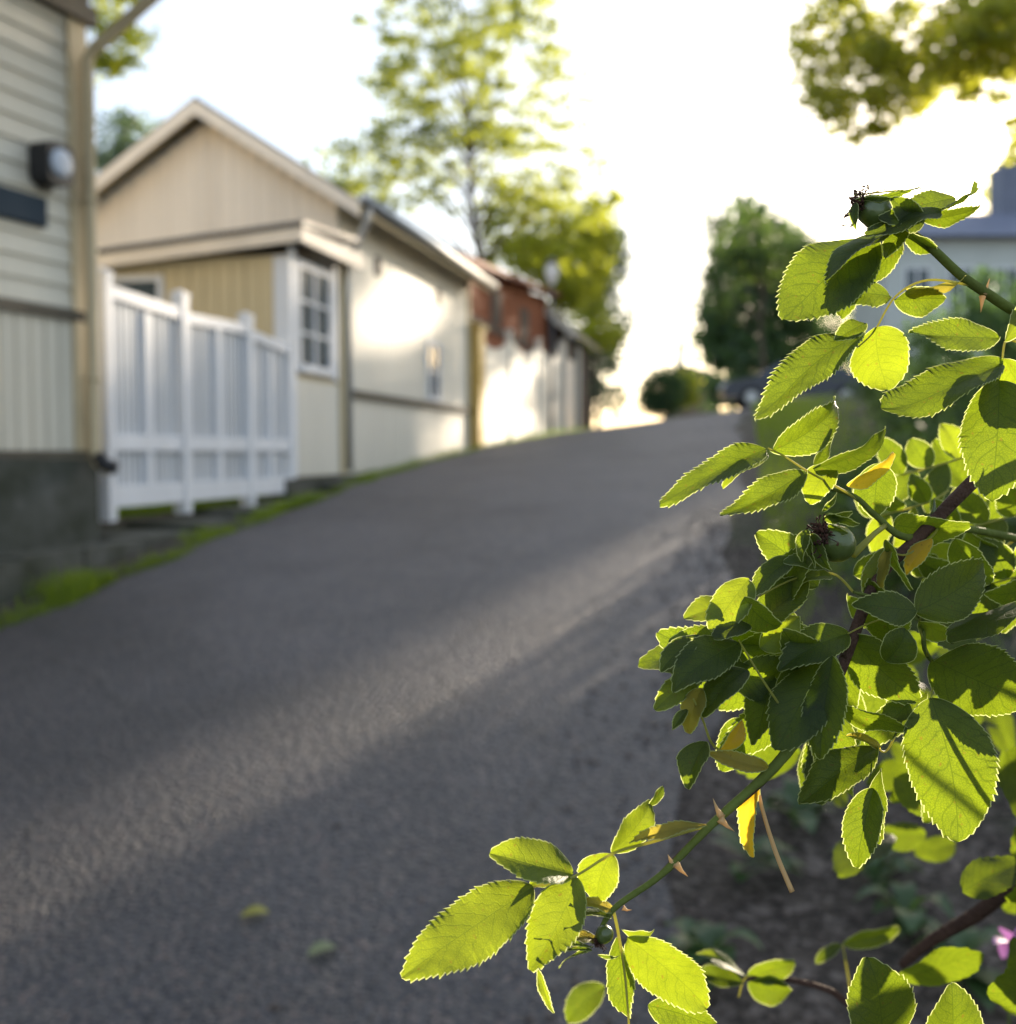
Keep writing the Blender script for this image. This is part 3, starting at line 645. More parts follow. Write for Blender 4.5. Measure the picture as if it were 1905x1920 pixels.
tree('maple_tree', 'tall airy maple with thin sunlit crown rising behind the cottage roof', 'tree', groundpt(905, 27),
     [E(860,20,190,130,27,2.6), E(900,200,215,120,27,2.6), E(870,320,285,75,27,2.6), E(930,130,150,150,27,2.4), E(780,100,100,130,26,1.5), E(1010,400,110,60,27,1.6), E(690,310,110,60,26,1.3), E(760,260,110,60,26,1.3), E(740,350,120,50,25,1.3)], 560, 33, .125, M['tree_air'], .11, .42, .36, 3, limbs=80)
tree('birch_tree', 'bushy yellow green tree leaning over the red barn roof', 'tree', groundpt(1060, 32),
     [E(1000,440,100,85,31,1.6), E(1075,500,75,70,31,1.5), E(1120,420,50,60,31,1.0), E(980,490,65,50,27.5,1.0), E(1060,520,50,50,29,.9)], 230, 50, .14, M['tree_lime'], .16, .8, .38, 5, limbs=40)
tree('ash_tree', 'cool green tree beyond the shed at the top of the street', 'tree', groundpt(1100, 40),
     [E(1110,470,65,90,40,1.8), E(1120,600,60,100,40,1.8), E(1130,700,35,80,40,1.0)], 110, 60, .2, M['tree_blue'], .16, .8, .7, 6)
tree('small_maple', 'low sunlit tree with lime leaves between the shed and the open sky', 'tree', groundpt(1125, 37),
     [E(1125,620,40,40,36,1.0), E(1095,560,35,30,36,.8)], 22, 90, .15, M['tree_lime'], .1, .8, .5, 8)
tree('linden_sapling', 'yellow green tree peeping over the left house beside the downpipe', 'tree', groundpt(150, 19),
     [E(200,30,60,90,19,1.2), E(215,110,40,30,19,.8)], 40, 42, .13, M['tree_lime'], .08, .6, .35, 9, top=Vector((-8.3, 19, 8)))
tree('far_tree', 'pale blue green tree behind the left slope of the cottage gable', 'tree', groundpt(240, 30),
     [E(235,270,60,50,30,1.4), E(200,320,50,40,30,1.2)], 30, 70, .16, M['tree_blue'], .14, .7, .6, 10)
tree('spruce_like_tree', 'dense dark green tree behind the parked car', 'tree', groundpt(1450, 51),
     [E(1420,560,80,150,50,2.8), E(1450,650,130,110,50,3.2), E(1540,600,80,140,51,3), E(1400,440,50,60,50,1.8), E(1485,500,60,65,50,2.2), E(1350,600,40,70,50,1.6), E(1420,500,85,60,50,2.4), E(1400,700,80,60,49,2.4)], 330, 80, .26, M['tree_dark'], .3, .8, .95, 11)
tree('young_tree', 'lighter green loose top of foliage in front of the dark tree', 'tree', groundpt(1440, 38.5),
     [E(1390,450,75,55,38,1.3), E(1455,480,80,45,38,1.4), E(1510,510,50,35,38,1.0), E(1350,540,35,50,38,.9)], 110, 46, .16, M['shrub'], .12, .7, .55, 12)
tree('round_shrub', 'rounded dark green shrub standing alone on the hilltop', 'shrub', groundpt(1245, 35.5),
     [E(1240,735,40,45,35,.8)], 46, 120, .1, M['tree_dark'], .05, .9, .3, 13, limbs=8)
tree('lime_shrub', 'small yellow green shrub beside the rounded dark shrub', 'shrub', groundpt(1282, 36.5),
     [E(1280,735,24,32,36,.5)], 20, 90, .1, M['tree_lime'], .04, .9, .3, 14, limbs=6)
tree('hilltop_hedge', 'low dark hedge between the small shrubs and the parked car', 'hedge', groundpt(1330, 38.5),
     [E(1335,740,42,28,38,.6), E(1600,715,80,45,46,.8)], 60, 110, .12, M['tree_dark'], .04, .9, .35, 15, limbs=6)
tree('tall_shade_tree', 'distant tall tree added to shade the left house, its leaves showing at the right edge above the pale house', 'tree', Vector((37, 74, gz(Vector((37, 74, 0))))),
     [(Vector((37,74,18)), Vector((4.2,3,4.6)))], 110, 60, .34, M['tree_lime'], .4, .8, .9, 31)  # added to throw soft shade on the left house
tree('added_shade_tree', 'airy tree added behind the pale house to cast shade on the street, mostly out of view', 'tree', groundpt(2000, 57),
     [(Vector((28.0,57,14)), Vector((1.7,2.0,3.2)))], 26, 50, .26, M['tree_lime'], .3, .8, .6, 33)  # added for its shade on the left side of the street
# big linden, trunk off to the right, boughs hanging into the top right corner
LB = Vector((14.6, 15.0, 0)); LB.z = gz(LB)
tree('linden_tree', 'big linden whose sunlit boughs hang into the top right corner', 'tree', LB,
     [E(1720,60,200,100,14,1.3), E(1595,130,100,80,14,.9), E(1640,215,90,35,14,.7), E(1700,190,60,45,14,.7), E(1540,190,45,40,14,.5), E(1560,60,70,60,14,.8), E(1830,70,90,80,14,.9), E(1790,130,120,55,14,1.1), E(1950,60,150,120,14.5,1.6), E(2150,-150,300,200,15,1.6), E(1940,235,45,50,14,.5)],
     430, 50, .095, M['tree_linden'], .28, .6, .28, 16, limbs=60, fork=.72, top=Vector((13.6, 15.0, 9)))

# shrubs along the right verge
SG = 'shrubs along the right verge'
k = 0
shl = ['low shrub nearest the camera on the right verge, half hidden by the rose', 'second roadside shrub up the right verge', 'third roadside shrub up the right verge, small and bright',
       'fourth roadside shrub up the right verge', 'fifth roadside shrub up the right verge', 'farthest roadside shrub on the right verge before the hilltop']
for (u, v, r, h) in ((4.9,1.0,.45,.4),(6.5,.85,.45,.4),(8.2,1.35,.5,.36),(10.2,1.75,.5,.4),(12.4,1.9,.6,.5),(14.8,2.0,.6,.6)):
    p = W(u, v, zt(u, v)); c = p+Vector((0, 0, h*.55))
    tree('roadside_shrub', shl[k], 'shrub', p, [(c, Vector((r, r*1.5, h*.5)))], 34, 60, .055, M['shrub'], .02, .9, .2, 20+k, SG, limbs=10); k += 1

def SP(p, s, z=0): return Vector((.857*p+.515*s, -.515*p+.857*s, z))
hp = []
for i in range(8):
    p_, s_ = -1.85+i*.52, 11.8-i*.62; c = SP(p_, s_); zg = gz(c); hp.append((Vector((c.x, c.y, (zg+1.6)/2)), Vector((.42, .5, (1.6-zg)/2+.1))))
c = SP(0, 10); c.z = gz(c)
tree('shade_hedge', 'green hedge added behind the right verge to shade the ground, mostly hidden by the rose leaves', 'hedge', c, hp, 330, 90, .06, M['tree_dark'], .03, .9, .26, 41, limbs=14)  # added to shade the ground right of the light strip on the road
# ------------------------------------------------------------------ grass, pebbles, weeds
rnd = random.Random(4)
gr = MB()
def blade(mb, p, h, lean, w):
    d = Vector((rnd.uniform(-1, 1), rnd.uniform(-1, 1), 0)).normalized(); t = d.cross(Vector((0, 0, 1)))
    b0 = len(mb.v); mb.v += [p-t*w, p+t*w, p+t*w*.6+d*lean*.4*h+Vector((0,0,h*.6)), p-t*w*.6+d*lean*.4*h+Vector((0,0,h*.6)), p+d*lean*h+Vector((0,0,h))]
    mb.f += [[b0, b0+1, b0+2, b0+3], [b0+3, b0+2, b0+4]]; mb.m += [0, 0]
for _ in range(26000):
    u = rnd.uniform(2, 30)**1; u = 2+28*rnd.random()**1.5
    pk = math.sin(u*3.1)*math.sin(u*.73+1)+.5*math.sin(u*7.7+2); v = -3.80+.05*math.sin(u*5)-abs(rnd.gauss(0, .11+.05*pk)); v = max(v, -4.15) if u < 11 else v
    if rnd.random() > .5+pk*.55: continue
    if u > 11.6: v = -3.74-rnd.random()*.74
    p = W(u, v, zt(u, v)); blade(gr, p, rnd.uniform(.03, .09)*(1+.7*max(0, pk)), rnd.uniform(.2, .9), .0035)
for _ in range(5000):
    u = rnd.uniform(6.9, 10.4); v = rnd.uniform(-5.2, -4.7); blade(gr, W(u, v, -.5), rnd.uniform(.04, .13), .5, .004)
for _ in range(12000):
    u = rnd.uniform(3, 30); v = .1+abs(rnd.gauss(0, .7)); 
    if u < 5 and rnd.random() < .6: continue
    blade(gr, W(u, v, zt(u, v)), rnd.uniform(.04, .16), rnd.uniform(.2, .8), .004)
tag(gr.build('verge_grass', M['grass'], origin=Vector()), 'short yellow green grass growing along both edges of the road', 'grass', kind='stuff')
pb_ = MB()
for _ in range(11000):
    u = rnd.uniform(.9, 7.5); v = rnd.gauss(.2, .6)
    if v < -.12 and rnd.random() > math.exp((v+.12)*5): continue
    s = rnd.uniform(.003, .012)*(1.4 if rnd.random() < .06 else 1)
    p = W(u, v, zt(u, v)+s*.3+(.014 if v < redge(u) else 0)); b0 = len(pb_.v)
    for (x, y, z) in ((1,0,0),(0,1,0),(-1,0,0),(0,-1,0),(0,0,1),(0,0,-1)):
        pb_.v.append(p+Vector((x*rnd.uniform(.7,1.3)+.2*y, y*rnd.uniform(.7,1.3), z*rnd.uniform(.5,.8)))*s)
    for f in ((0,1,4),(1,2,4),(2,3,4),(3,0,4),(1,0,5),(2,1,5),(3,2,5),(0,3,5)): pb_.f.append([b0+i for i in f]); pb_.m.append(0)
tag(pb_.build('loose_gravel', M['pebble'], origin=Vector()), 'loose gravel scattered on the bare soil under the rose', 'gravel', kind='stuff')

def wleaf(mb, base, d, L, w, up=.3):
    d = d.normalized(); n = Vector((0, 0, 1)); s = d.cross(n).normalized(); b0 = len(mb.v); K = 6
    for k in range(K+1):
        f = k/K; hw = w*math.sin(math.pi*min(1, f*.97+.02))**.7; c = base+d*L*f+n*(up*L*math.sin(f*math.pi*.8)*.6)
        mb.v += [c-s*hw+n*hw*.3, c, c+s*hw+n*hw*.3]
    for k in range(K):
        for j in (0, 1): mb.f.append([b0+k*3+j, b0+k*3+j+1, b0+k*3+j+4, b0+k*3+j+3]); mb.m.append(0)
wl = ['leafy weed on the gravel below the rose hip twig', 'pale leaved weed on the dark soil right of the twig', 'weed rosette near the bottom of the big rose leaf',
      'weed at the right edge behind the brown cane', 'small weed near the road edge under the lower rose shoot', 'weed at the lower right by the mauve flower', 'weed rosette beside the road further up', 'tuft of leaves on the soil behind the rose']
for i, (x, y) in enumerate(((1490,1560),(1400,1655),(1640,1660),(1800,1500),(1330,1830),(1800,1850),(1500,1330),(1700,1760))):
    d = px(x, y, 1.0); t = 1.0
    while d.z*t > gz(d*t) and t < 30: t += .01
    p = d*t; wd = MB()
    for k in range(11):
        a = rnd.uniform(0, 6.28); wleaf(wd, p+Vector((0, 0, rnd.uniform(0, .07))), Vector((math.cos(a), math.sin(a), 0)), rnd.uniform(.07, .14), rnd.uniform(.018, .032), rnd.uniform(.2, .9))
    tag(wd.build('weed', M['weed'], smooth=True), wl[i], 'weed', 'weeds on the soil under the rose')
for i, (x, y, mt, lb) in enumerate(((475,1722,'fallen','fallen yellow leaf lying on the asphalt, bottom left'), (603,1795,'fallen_g','fallen grey green leaf on the asphalt near the yellow one'))):
    d = px(x, y, 1.0); t = 1.0
    while d.z*t > gz(d*t)+.02 and t < 30: t += .005
    p = d*t; wd = MB(); wleaf(wd, p+Vector((-.03, 0, .004)), Vector((1, .3*i+.2, 0)), .065, .024, .2)
    tag(wd.build('fallen_leaf', M[mt], smooth=True), lb, 'leaf', 'fallen leaves on the road')

# ------------------------------------------------------------------ rose bush
ROOT = Vector((0.66, 0.72, 0)); ROOT.z = gz(ROOT)
ROSE = empty('rose_bush', ROOT, 'backlit wild rose bush with serrated leaves and thorny canes, close in front at the right', 'rose bush')
rr = random.Random(12)

def leaflet(mb, B, T, hw, roll=0, fold=.18, bow=.12, teeth=None, seed=0, droop=.1, shape=.95, margin=.00034, lo=False):
    """one serrated leaflet: B base, T tip, hw half width in metres; roll turns it about its midrib away from facing the lens"""
    rn = random.Random(seed)
    ax = T-B; L = ax.length; ax.normalize(); mid = (B+T)/2
    n = (-mid); n = (n-ax*n.dot(ax)).normalized(); n = Matrix.Rotation(R(roll), 3, ax) @ n
    s = ax.cross(n).normalized(); n = s.cross(ax)
    if teeth is None: teeth = max(9, int(L*1000/2.0))
    per = 3 if lo else 4; rows = teeth*per
    cols = [-1, -.999, -.72, -.45, -.2, 0, .2, .45, .72, .999, 1]
    ph1, ph2 = rn.uniform(0, 6), rn.uniform(0, 6); asym = rn.uniform(-.08, .08); fv = rn.uniform(-.6, .6); tws = rn.uniform(-.7, .7); tipc = rn.uniform(-1.6, 1.0); sway = rn.uniform(-.06, .06)
    b0 = len(mb.v); nc = len(cols)
    tj = [rn.uniform(.35, 1.5) for _ in range(teeth*2+4)]
    for i in range(rows+1):
        f = i/rows
        prof = (math.sin(math.pi*min(1, f)**shape)**.62)*(1-.20*f) if 0 < f < 1 else 0
        prof = max(prof, .015)
        for ci, c in enumerate(cols):
            side = 1 if c > 0 else 0
            wv = hw*prof*(1+(asym if c > 0 else -asym))
            k = i % per; tooth = (k/(per-1)) if f > .08 else 0
            ta = L*.019*tj[(i//per)*2+side]*(1 if .06 < f < .985 else .2)
            edge = abs(c) > .99
            out = 0; fwd = 0
            if edge: out = ta*tooth*.95; fwd = ta*tooth*.8
            y = c*wv
            if abs(c) == .999: y = math.copysign(max(0, wv-margin), c)
            if edge: y += math.copysign(out*(.35+.65*min(1, prof*1.5)), c)
            if abs(c) == .999: fwd *= .8; y = math.copysign(max(0, abs(y)), c); y -= 0
            x = f*L+fwd
            a = abs(c)
            lat = math.cos(2*math.pi*8.5*(f-.26*a**1.25)+(math.pi if c > 0 else 0))
            z = fold*a*wv*(1+fv*c)+bow*L*4*f*(1-f)*.25-droop*wv*a*a+c*tws*wv*(f-.5)+tipc*L*max(0, f-.7)**2+L*.006*lat*a*(1-a)*4*.5+L*.026*math.sin(f*7+ph1+c*1.2)*a+L*.016*math.sin(f*13+ph2)*a*a
            mb.v.append(B+ax*x+s*(y+sway*L*math.sin(math.pi*f))+n*z)
            mb.uv.append((f, .5+c*.5)); mb.uv2.append((x*1000/5.0+seed % 17, y*1000/5.0))
    for i in range(rows):
        for j in range(nc-1):
            a = b0+i*nc+j; mb.f.append([a, a+1, a+nc+1, a+nc]); mb.m.append(1 if j in (0, nc-2) else 0)

def cane(name, pts, mat, thorns=()):
    P = [px(*p[:3]) for p in pts]; rad = [p[3]/2/F*p[2] for p in pts]
    # smooth
    Q, Rr = [], []
    for i in range(len(P)-1):
        p0, p1, p2, p3 = P[max(i-1, 0)], P[i], P[i+1], P[min(i+2, len(P)-1)]
        for k in range(6):
            t = k/6; Q.append(.5*((2*p1)+(p2-p0)*t+(2*p0-5*p1+4*p2-p3)*t*t+(3*p1-p0-3*p2+p3)*t**3)); Rr.append(rad[i]*(1-t)+rad[i+1]*t)
    Q.append(P[-1]); Rr.append(rad[-1])
    return Q, Rr
def put_cane(name, pts, mat, parent=None, wob=.06):
    Q, Rr = cane(name, pts, mat); Rr = [r*(1+rr.uniform(-wob, wob)) for r in Rr]
    m = MB(); m.tube(Q, Rr, 10); return m.build(name, mat, parent or ROSE, smooth=True)
def to_root(pts, mat, name='cane'):
    """continue a cane from its last listed point down to the foot of the bush"""
    Q, Rr = cane(name, pts, mat); e = Q[-1]; r = Rr[-1]; d = (Q[-1]-Q[-2]).normalized()
    foot = ROOT+Vector((rr.uniform(-.07, .07), rr.uniform(-.07, .07), -.03)); P1 = e+d*.28; P2 = foot+Vector((0, 0, .5))
    for k in range(1, 15):
        t = k/14; Q.append(e*(1-t)**3+P1*3*t*(1-t)**2+P2*3*t*t*(1-t)+foot*t**3); Rr.append(r*(1+.9*t))
    m = MB(); m.tube(Q, Rr, 10); return m.build(name, mat, ROSE, smooth=True)

MN = {'g': 'leaf', 'l': 'leaf_l', 'd': 'leaf_d', 'y': 'leaf_y', 'o': 'leaf_o'}
seedc = [0]
def compound(rachis, lts, d=.37, mat=None, rw=4.5):
    """rachis: [(x, y, depth)], leaflets: (bx, by, tx, ty, width_px, roll, db, dt, kind, fold, bow)"""
    m = MB()
    Q, Rr = cane('leaf', [(x, y, dd, rw*(1.15-.5*i/max(1, len(rachis)-1))) for i, (x, y, dd) in enumerate(rachis)], None)
    m.tube(Q, Rr, 7)
    rch = m.build('leaf', mat or M['stem_p'], ROSE, smooth=True)
    for lt in lts:
        bx, by, tx, ty, w = lt[:5]; roll, db, dt, kind, fold, bow = (list(lt[5:])+[None]*6)[:6]
        roll = roll or 0; db = d+(db or 0); dt = d+(dt or 0); kind = kind or 'g'
        fold = .22 if fold is None else fold; bow = .14 if bow is None else bow
        B, T = px(bx, by, db), px(tx, ty, dt); seedc[0] += 1
        roll += rr.uniform(-9, 9); fold += rr.uniform(-.06, .14); bow += rr.uniform(-.08, .16)
        hw = w/2/F*(db+dt)/2/max(.35, math.cos(R(roll)))
        q = MB(); leaflet(q, B, T, hw, roll, fold, bow, seed=seedc[0]*7+3)
        # petiolule
        o = q.build('leaflet', [M[MN[kind]], M['margin']], rch, smooth=True)
        if kind == 'y': o['label'] = 'yellowed leaflet'
    return rch

# canes
to_root([(1240,1640,.352,13),(1330,1550,.355,15),(1450,1440,.362,20),(1560,1290,.372,22),(1640,1095,.385,22),(1720,1010,.392,24),(1815,912,.40,27),(1905,830,.41,29),(2010,760,.43,32)], M['stem_b'])
put_cane('cane', [(1118,1765,.352,8),(1150,1705,.352,11),(1240,1640,.3515,13),(1330,1550,.3545,15.5),(1450,1440,.3615,20.5),(1500,1375,.366,21)], M['stem_g'])
to_root([(1690,430,.378,12),(1735,455,.378,17),(1800,515,.38,18),(1850,550,.384,19),(1905,585,.39,20),(2010,640,.41,22)], M['stem_g'])
to_root([(1690,1810,.66,15),(1745,1765,.65,22),(1830,1715,.64,28),(1905,1660,.63,30),(2050,1590,.62,32)], M['stem_b'])
to_root([(1480,905,.40,5),(1590,925,.385,9),(1640,965,.386,12),(1700,1008,.39,14),(1790,990,.42,14),(1905,1010,.46,15),(2050,1050,.5,16)], M['stem_g'])
to_root([(1600,1110,.375,6),(1720,1150,.38,8),(1740,1230,.385,9),(1830,1300,.40,10),(1960,1330,.43,12)], M['stem_g'])
to_root([(1400,1835,.58,7),(1450,1832,.58,10),(1550,1855,.58,12),(1600,1890,.58,13),(1700,1960,.57,14)], M['stem_b'])
def thorn(x, y, d, dx, dy, ln=34, w=17, mt='thorn'):
    B = px(x, y, d); T = px(x+dx*ln, y+dy*ln, d-.001); k = d/F
    Mx = (B+T)/2+Vector((0, 0, -2.5*k)); m = MB(); m.tube([B, B.lerp(Mx, .5), Mx, T], [w*k*.55, w*k*.33, w*k*.2, .3*k], 7)
    m.build('thorn', M[mt], ROSE, smooth=True)
thorn(1352,1531,.355,-.45,-1.0,34); thorn(1350,1535,.354,.85,.75,32); thorn(1263,1620,.352,-.55,-.9,20); thorn(1266,1618,.352,.75,.8,32)
thorn(1168,1702,.352,1,.25,16,10)
thorn(1845,552,.383,.35,-1,30,12); thorn(1842,556,.383,-.1,1,30,12); thorn(1752,965,.396,0,-1,32,16,'hip'); thorn(1870,850,.405,.2,-1,26,14,'hip')
thorn(1405,1580,.362,-.9,0,14,9)

# top cluster (A)
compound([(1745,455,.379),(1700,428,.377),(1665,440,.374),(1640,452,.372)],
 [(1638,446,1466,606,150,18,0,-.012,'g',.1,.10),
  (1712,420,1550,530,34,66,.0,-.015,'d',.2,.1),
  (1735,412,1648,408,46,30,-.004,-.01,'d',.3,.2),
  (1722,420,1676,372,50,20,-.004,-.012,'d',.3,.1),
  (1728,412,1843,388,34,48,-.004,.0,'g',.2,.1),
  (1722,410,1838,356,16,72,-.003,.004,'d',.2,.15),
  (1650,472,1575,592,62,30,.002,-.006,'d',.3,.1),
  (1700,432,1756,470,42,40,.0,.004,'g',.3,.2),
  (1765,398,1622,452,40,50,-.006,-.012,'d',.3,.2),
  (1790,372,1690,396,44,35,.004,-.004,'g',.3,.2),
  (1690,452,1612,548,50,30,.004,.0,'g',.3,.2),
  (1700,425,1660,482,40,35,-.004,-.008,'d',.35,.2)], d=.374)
compound([(1820,535,.381),(1740,525,.379),(1680,555,.376),(1640,620,.372),(1610,650,.370)],
 [(1670,556,1550,574,54,35,0,-.004,'g',.3,.2),
  (1676,562,1772,560,52,30,0,.004,'g',.3,.15),
  (1700,545,1812,528,22,62,0,.003,'o',.2,.2),
  (1642,614,1668,733,124,12,0,-.006,'l',.06,.05),
  (1624,606,1564,640,36,35,0,-.004,'g',.3,.2),
  (1620,620,1418,802,70,40,0,-.02,'g',.45,.32)], d=.371)
compound([(1640,965,.386),(1590,925,.383),(1520,887,.378),(1470,855,.374),(1440,840,.372)],
 [(1446,846,1578,747,64,32,0,.008,'g',.3,.25),
  (1438,842,1237,950,62,35,0,-.012,'g',.45,.22),
  (1440,852,1352,905,34,45,.004,0,'l',.3,.1),
  (1512,884,1350,972,60,35,0,-.008,'g',.35,.15),
  (1524,878,1670,812,44,60,0,.008,'d',.2,.15),
  (1526,872,1559,800,26,50,.004,.006,'g',.3,.1),
  (1562,872,1516,942,66,20,.008,.006,'l',.2,.1),
  (1590,912,1680,852,34,50,.01,.012,'y',.2,.25),
  (1650,868,1640,972,78,28,.016,.014,'g',.25,.1)], d=.374)
compound([(1905,640,.392),(1885,640,.388),(1878,690,.382),(1872,715,.378)],
 [(1872,634,1702,626,56,35,0,-.01,'g',.3,.1),
  (1880,682,1650,786,74,38,0,-.012,'g',.35,.18),
  (1874,714,1858,936,150,10,-.004,-.016,'g',.1,.08),
  (1870,702,1788,742,42,45,.004,.002,'l',.3,.2),
  (1884,640,1930,560,40,20,.0,.004,'l',.3,.2),
  (1884,672,1960,760,90,30,.004,.01,'l',.3,.2)], d=.38)
for (x_, y_, d_, sc) in ((1850,985,.47,1.0),(1745,880,.50,.9),(1880,900,.52,1.1),(1800,1060,.45,.9),(1690,960,.48,.8),(1890,1090,.44,1.0)):
    L_ = []
    for k_ in range(5):
        t_ = k_/4; sd_ = 1 if k_ % 2 else -1; bx_, by_ = x_+60*sc-120*sc*t_, y_-20*sc+30*sc*t_
        L_.append((bx_, by_, bx_-rr.uniform(30, 60)*sc, by_+sd_*rr.uniform(55, 95)*sc+15, rr.uniform(48, 66)*sc, rr.uniform(-45, 45), 0, rr.uniform(-.01, .01), rr.choice('gglgd'), .25, .15))
    compound([(x_+110*sc, y_-50*sc, d_+.01), (x_+60*sc, y_-22*sc, d_), (x_-60*sc, y_+12*sc, d_)], L_, d=d_)
# left middle bunch (E)
compound([(1600,1110,.376),(1560,1075,.374),(1490,1085,.370),(1420,1120,.366)],
 [(1484,1048,1412,1122,54,35,.004,-.002,'g',.3,.15),
  (1405,1086,1332,1184,74,25,.002,-.004,'l',.2,.2),
  (1372,1140,1282,1160,58,22,.004,0,'l',.3,.2),
  (1395,1120,1462,1180,62,30,-.006,-.004,'g',.3,.2),
  (1408,1172,1336,1196,38,60,-.008,-.01,'d',.2,.1),
  (1452,1142,1512,1112,38,30,.008,.01,'y',.2,.2),
  (1560,1080,1500,1092,28,50,.0,0,'l',.3,.2),
  (1545,1065,1470,1050,34,45,.0,0,'l',.3,.1)], d=.368)
compound([(1500,1375,.366),(1440,1290,.362),(1400,1225,.360),(1385,1200,.358)],
 [(1388,1205,1262,1292,86,30,0,-.008,'g',.3,.1),
  (1310,1190,1238,1258,48,40,.006,0,'g',.3,.2),
  (1320,1262,1228,1335,52,25,.004,0,'l',.3,.3),
  (1402,1255,1318,1345,72,35,-.002,-.006,'d',.35,.2),
  (1425,1215,1500,1160,66,30,.01,.012,'l',.3,.1),
  (1450,1300,1540,1240,60,28,.012,.012,'g',.3,.1)], d=.362)
compound([(1440,1440,.361),(1395,1425,.360),(1340,1400,.359),(1318,1350,.358),(1300,1310,.357)],
 [(1316,1290,1288,1375,46,40,0,0,'o',.3,.2),
  (1325,1390,1290,1480,50,35,0,-.006,'g',.4,.2),
  (1350,1405,1390,1350,40,35,-.003,0,'y',.5,.4),
  (1440,1440,1330,1412,34,35,-.001,-.001,'o',.3,.15),
  (1290,1330,1262,1370,22,30,0,0,'g',.3,.2)], d=.359, rw=5.5)
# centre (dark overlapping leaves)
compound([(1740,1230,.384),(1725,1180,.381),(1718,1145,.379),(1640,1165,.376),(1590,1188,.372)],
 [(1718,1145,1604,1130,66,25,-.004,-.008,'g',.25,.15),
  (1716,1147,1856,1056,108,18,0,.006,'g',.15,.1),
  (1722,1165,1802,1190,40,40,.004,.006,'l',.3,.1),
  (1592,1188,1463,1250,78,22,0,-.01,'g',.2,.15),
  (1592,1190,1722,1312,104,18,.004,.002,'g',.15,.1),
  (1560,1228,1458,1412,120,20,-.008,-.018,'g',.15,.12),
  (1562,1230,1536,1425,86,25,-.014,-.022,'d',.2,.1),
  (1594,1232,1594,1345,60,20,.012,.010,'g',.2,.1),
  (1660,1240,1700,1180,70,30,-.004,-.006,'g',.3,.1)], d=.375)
compound([(1830,1300,.40),(1770,1270,.386),(1750,1290,.376),(1746,1308,.368)],
 [(1746,1308,1798,1578,176,8,0,-.012,'g',.06,.05),
  (1748,1238,1925,1318,152,14,0,.010,'g',.10,.1),
  (1705,1318,1622,1395,66,25,.012,.01,'d',.2,.15),
  (1738,1300,1655,1345,50,30,.014,.012,'g',.2,.1),
  (1920,1130,1782,1204,62,60,0,-.004,'d',.1,.1)], d=.37)
compound([(1700,1330,.385),(1665,1405,.380),(1645,1402,.376)],
 [(1645,1402,1500,1515,78,30,0,-.008,'g',.25,.12),
  (1652,1440,1655,1582,34,55,.002,0,'d',.3,.1),
  (1638,1478,1606,1627,74,25,0,-.004,'g',.35,.2),
  (1650,1405,1590,1375,20,50,0,0,'o',.2,.1)], d=.375)
compound([(1760,985,.394),(1748,1005,.39),(1700,1040,.386),(1660,1030,.384)],
 [(1748,1010,1698,1077,36,30,0,0,'y',.2,.2),
  (1662,1028,1618,1112,46,30,.002,0,'l',.2,.15),
  (1660,1012,1708,1108,22,55,-.004,-.006,'g',.3,.1),
  (1672,1015,1650,1120,18,50,-.004,-.004,'o',.3,.1),
  (1790,1010,1860,1090,70,30,.02,.02,'d',.3,.1)], d=.386)
# lower left shoot (G)
compound([(1332,1546,.3555),(1225,1578,.354),(1150,1600,.352),(1075,1644,.350),(1000,1663,.348)],
 [(1000,1663,752,1832,122,14,0,-.016,'l',.12,.08),
  (1084,1646,996,1820,104,20,0,-.01,'l',.18,.10),
  (1074,1640,920,1598,88,30,0,-.006,'l',.35,.2),
  (1146,1598,1224,1502,60,28,0,.006,'l',.3,.2),
  (1216,1510,1243,1474,18,40,.006,.01,'g',.3,.3),
  (1146,1600,1120,1692,78,26,.002,.002,'l',.25,.2),
  (1325,1547,1180,1582,24,35,-.001,-.001,'o',.3,.1),
  (1060,1640,990,1655,26,40,.004,.004,'l',.3,.2)], d=.352, rw=6)
compound([(1150,1706,.352),(1160,1752,.351),(1172,1830,.350),(1180,1930,.348)],
 [(1176,1757,1324,1884,106,20,0,.004,'l',.12,.10),
  (1158,1756,1172,1912,52,38,.004,.0,'g',.3,.1),
  (1152,1708,1072,1690,24,45,.0,-.002,'o',.3,.25),
  (1148,1722,1072,1720,22,50,-.001,-.003,'l',.3,.2),
  (1120,1762,1056,1770,22,50,-.001,-.004,'o',.3,.3),
  (1165,1742,1228,1748,16,50,0,0,'l',.3,.2),
  (1008,1815,1038,1902,17,20,-.004,-.006,'l',.4,.2),
  (1215,1885,1345,1930,64,30,.01,.012,'g',.3,.1)], d=.352, rw=6)
compound([(1485,1672,.359),(1455,1600,.361),(1430,1520,.362),(1418,1462,.363)],
 [(1418,1466,1408,1608,34,38,0,-.003,'y',.5,.2)], d=.362, rw=9, mat=M['thorn'])
# lower, further back
compound([(1450,1832,.58),(1400,1832,.58),(1385,1870,.58)],
 [(1398,1830,1312,1782,26,50,0,0,'l',.3,.1),(1394,1842,1298,1822,34,30,0,0,'g',.3,.1),(1402,1828,1492,1806,42,30,0,0,'g',.3,.1),(1402,1842,1484,1862,50,30,0,0,'g',.3,.1),(1135,1850,1060,1915,62,30,0,0,'d',.2,.1)], d=.58)
compound([(1600,1890,.66),(1580,1770,.66)],
 [(1580,1770,1692,1745,36,30,0,0,'g',.3,.1),(1578,1772,1528,1804,26,30,0,0,'g',.3,.1)], d=.66)
compound([(1640,1990,.36),(1700,1975,.36),(1790,1990,.36)],
 [(1650,1975,1632,1800,132,20,0,-.004,'d',.15,.1),(1790,1990,1786,1845,116,20,0,-.004,'d',.15,.1)], d=.36)

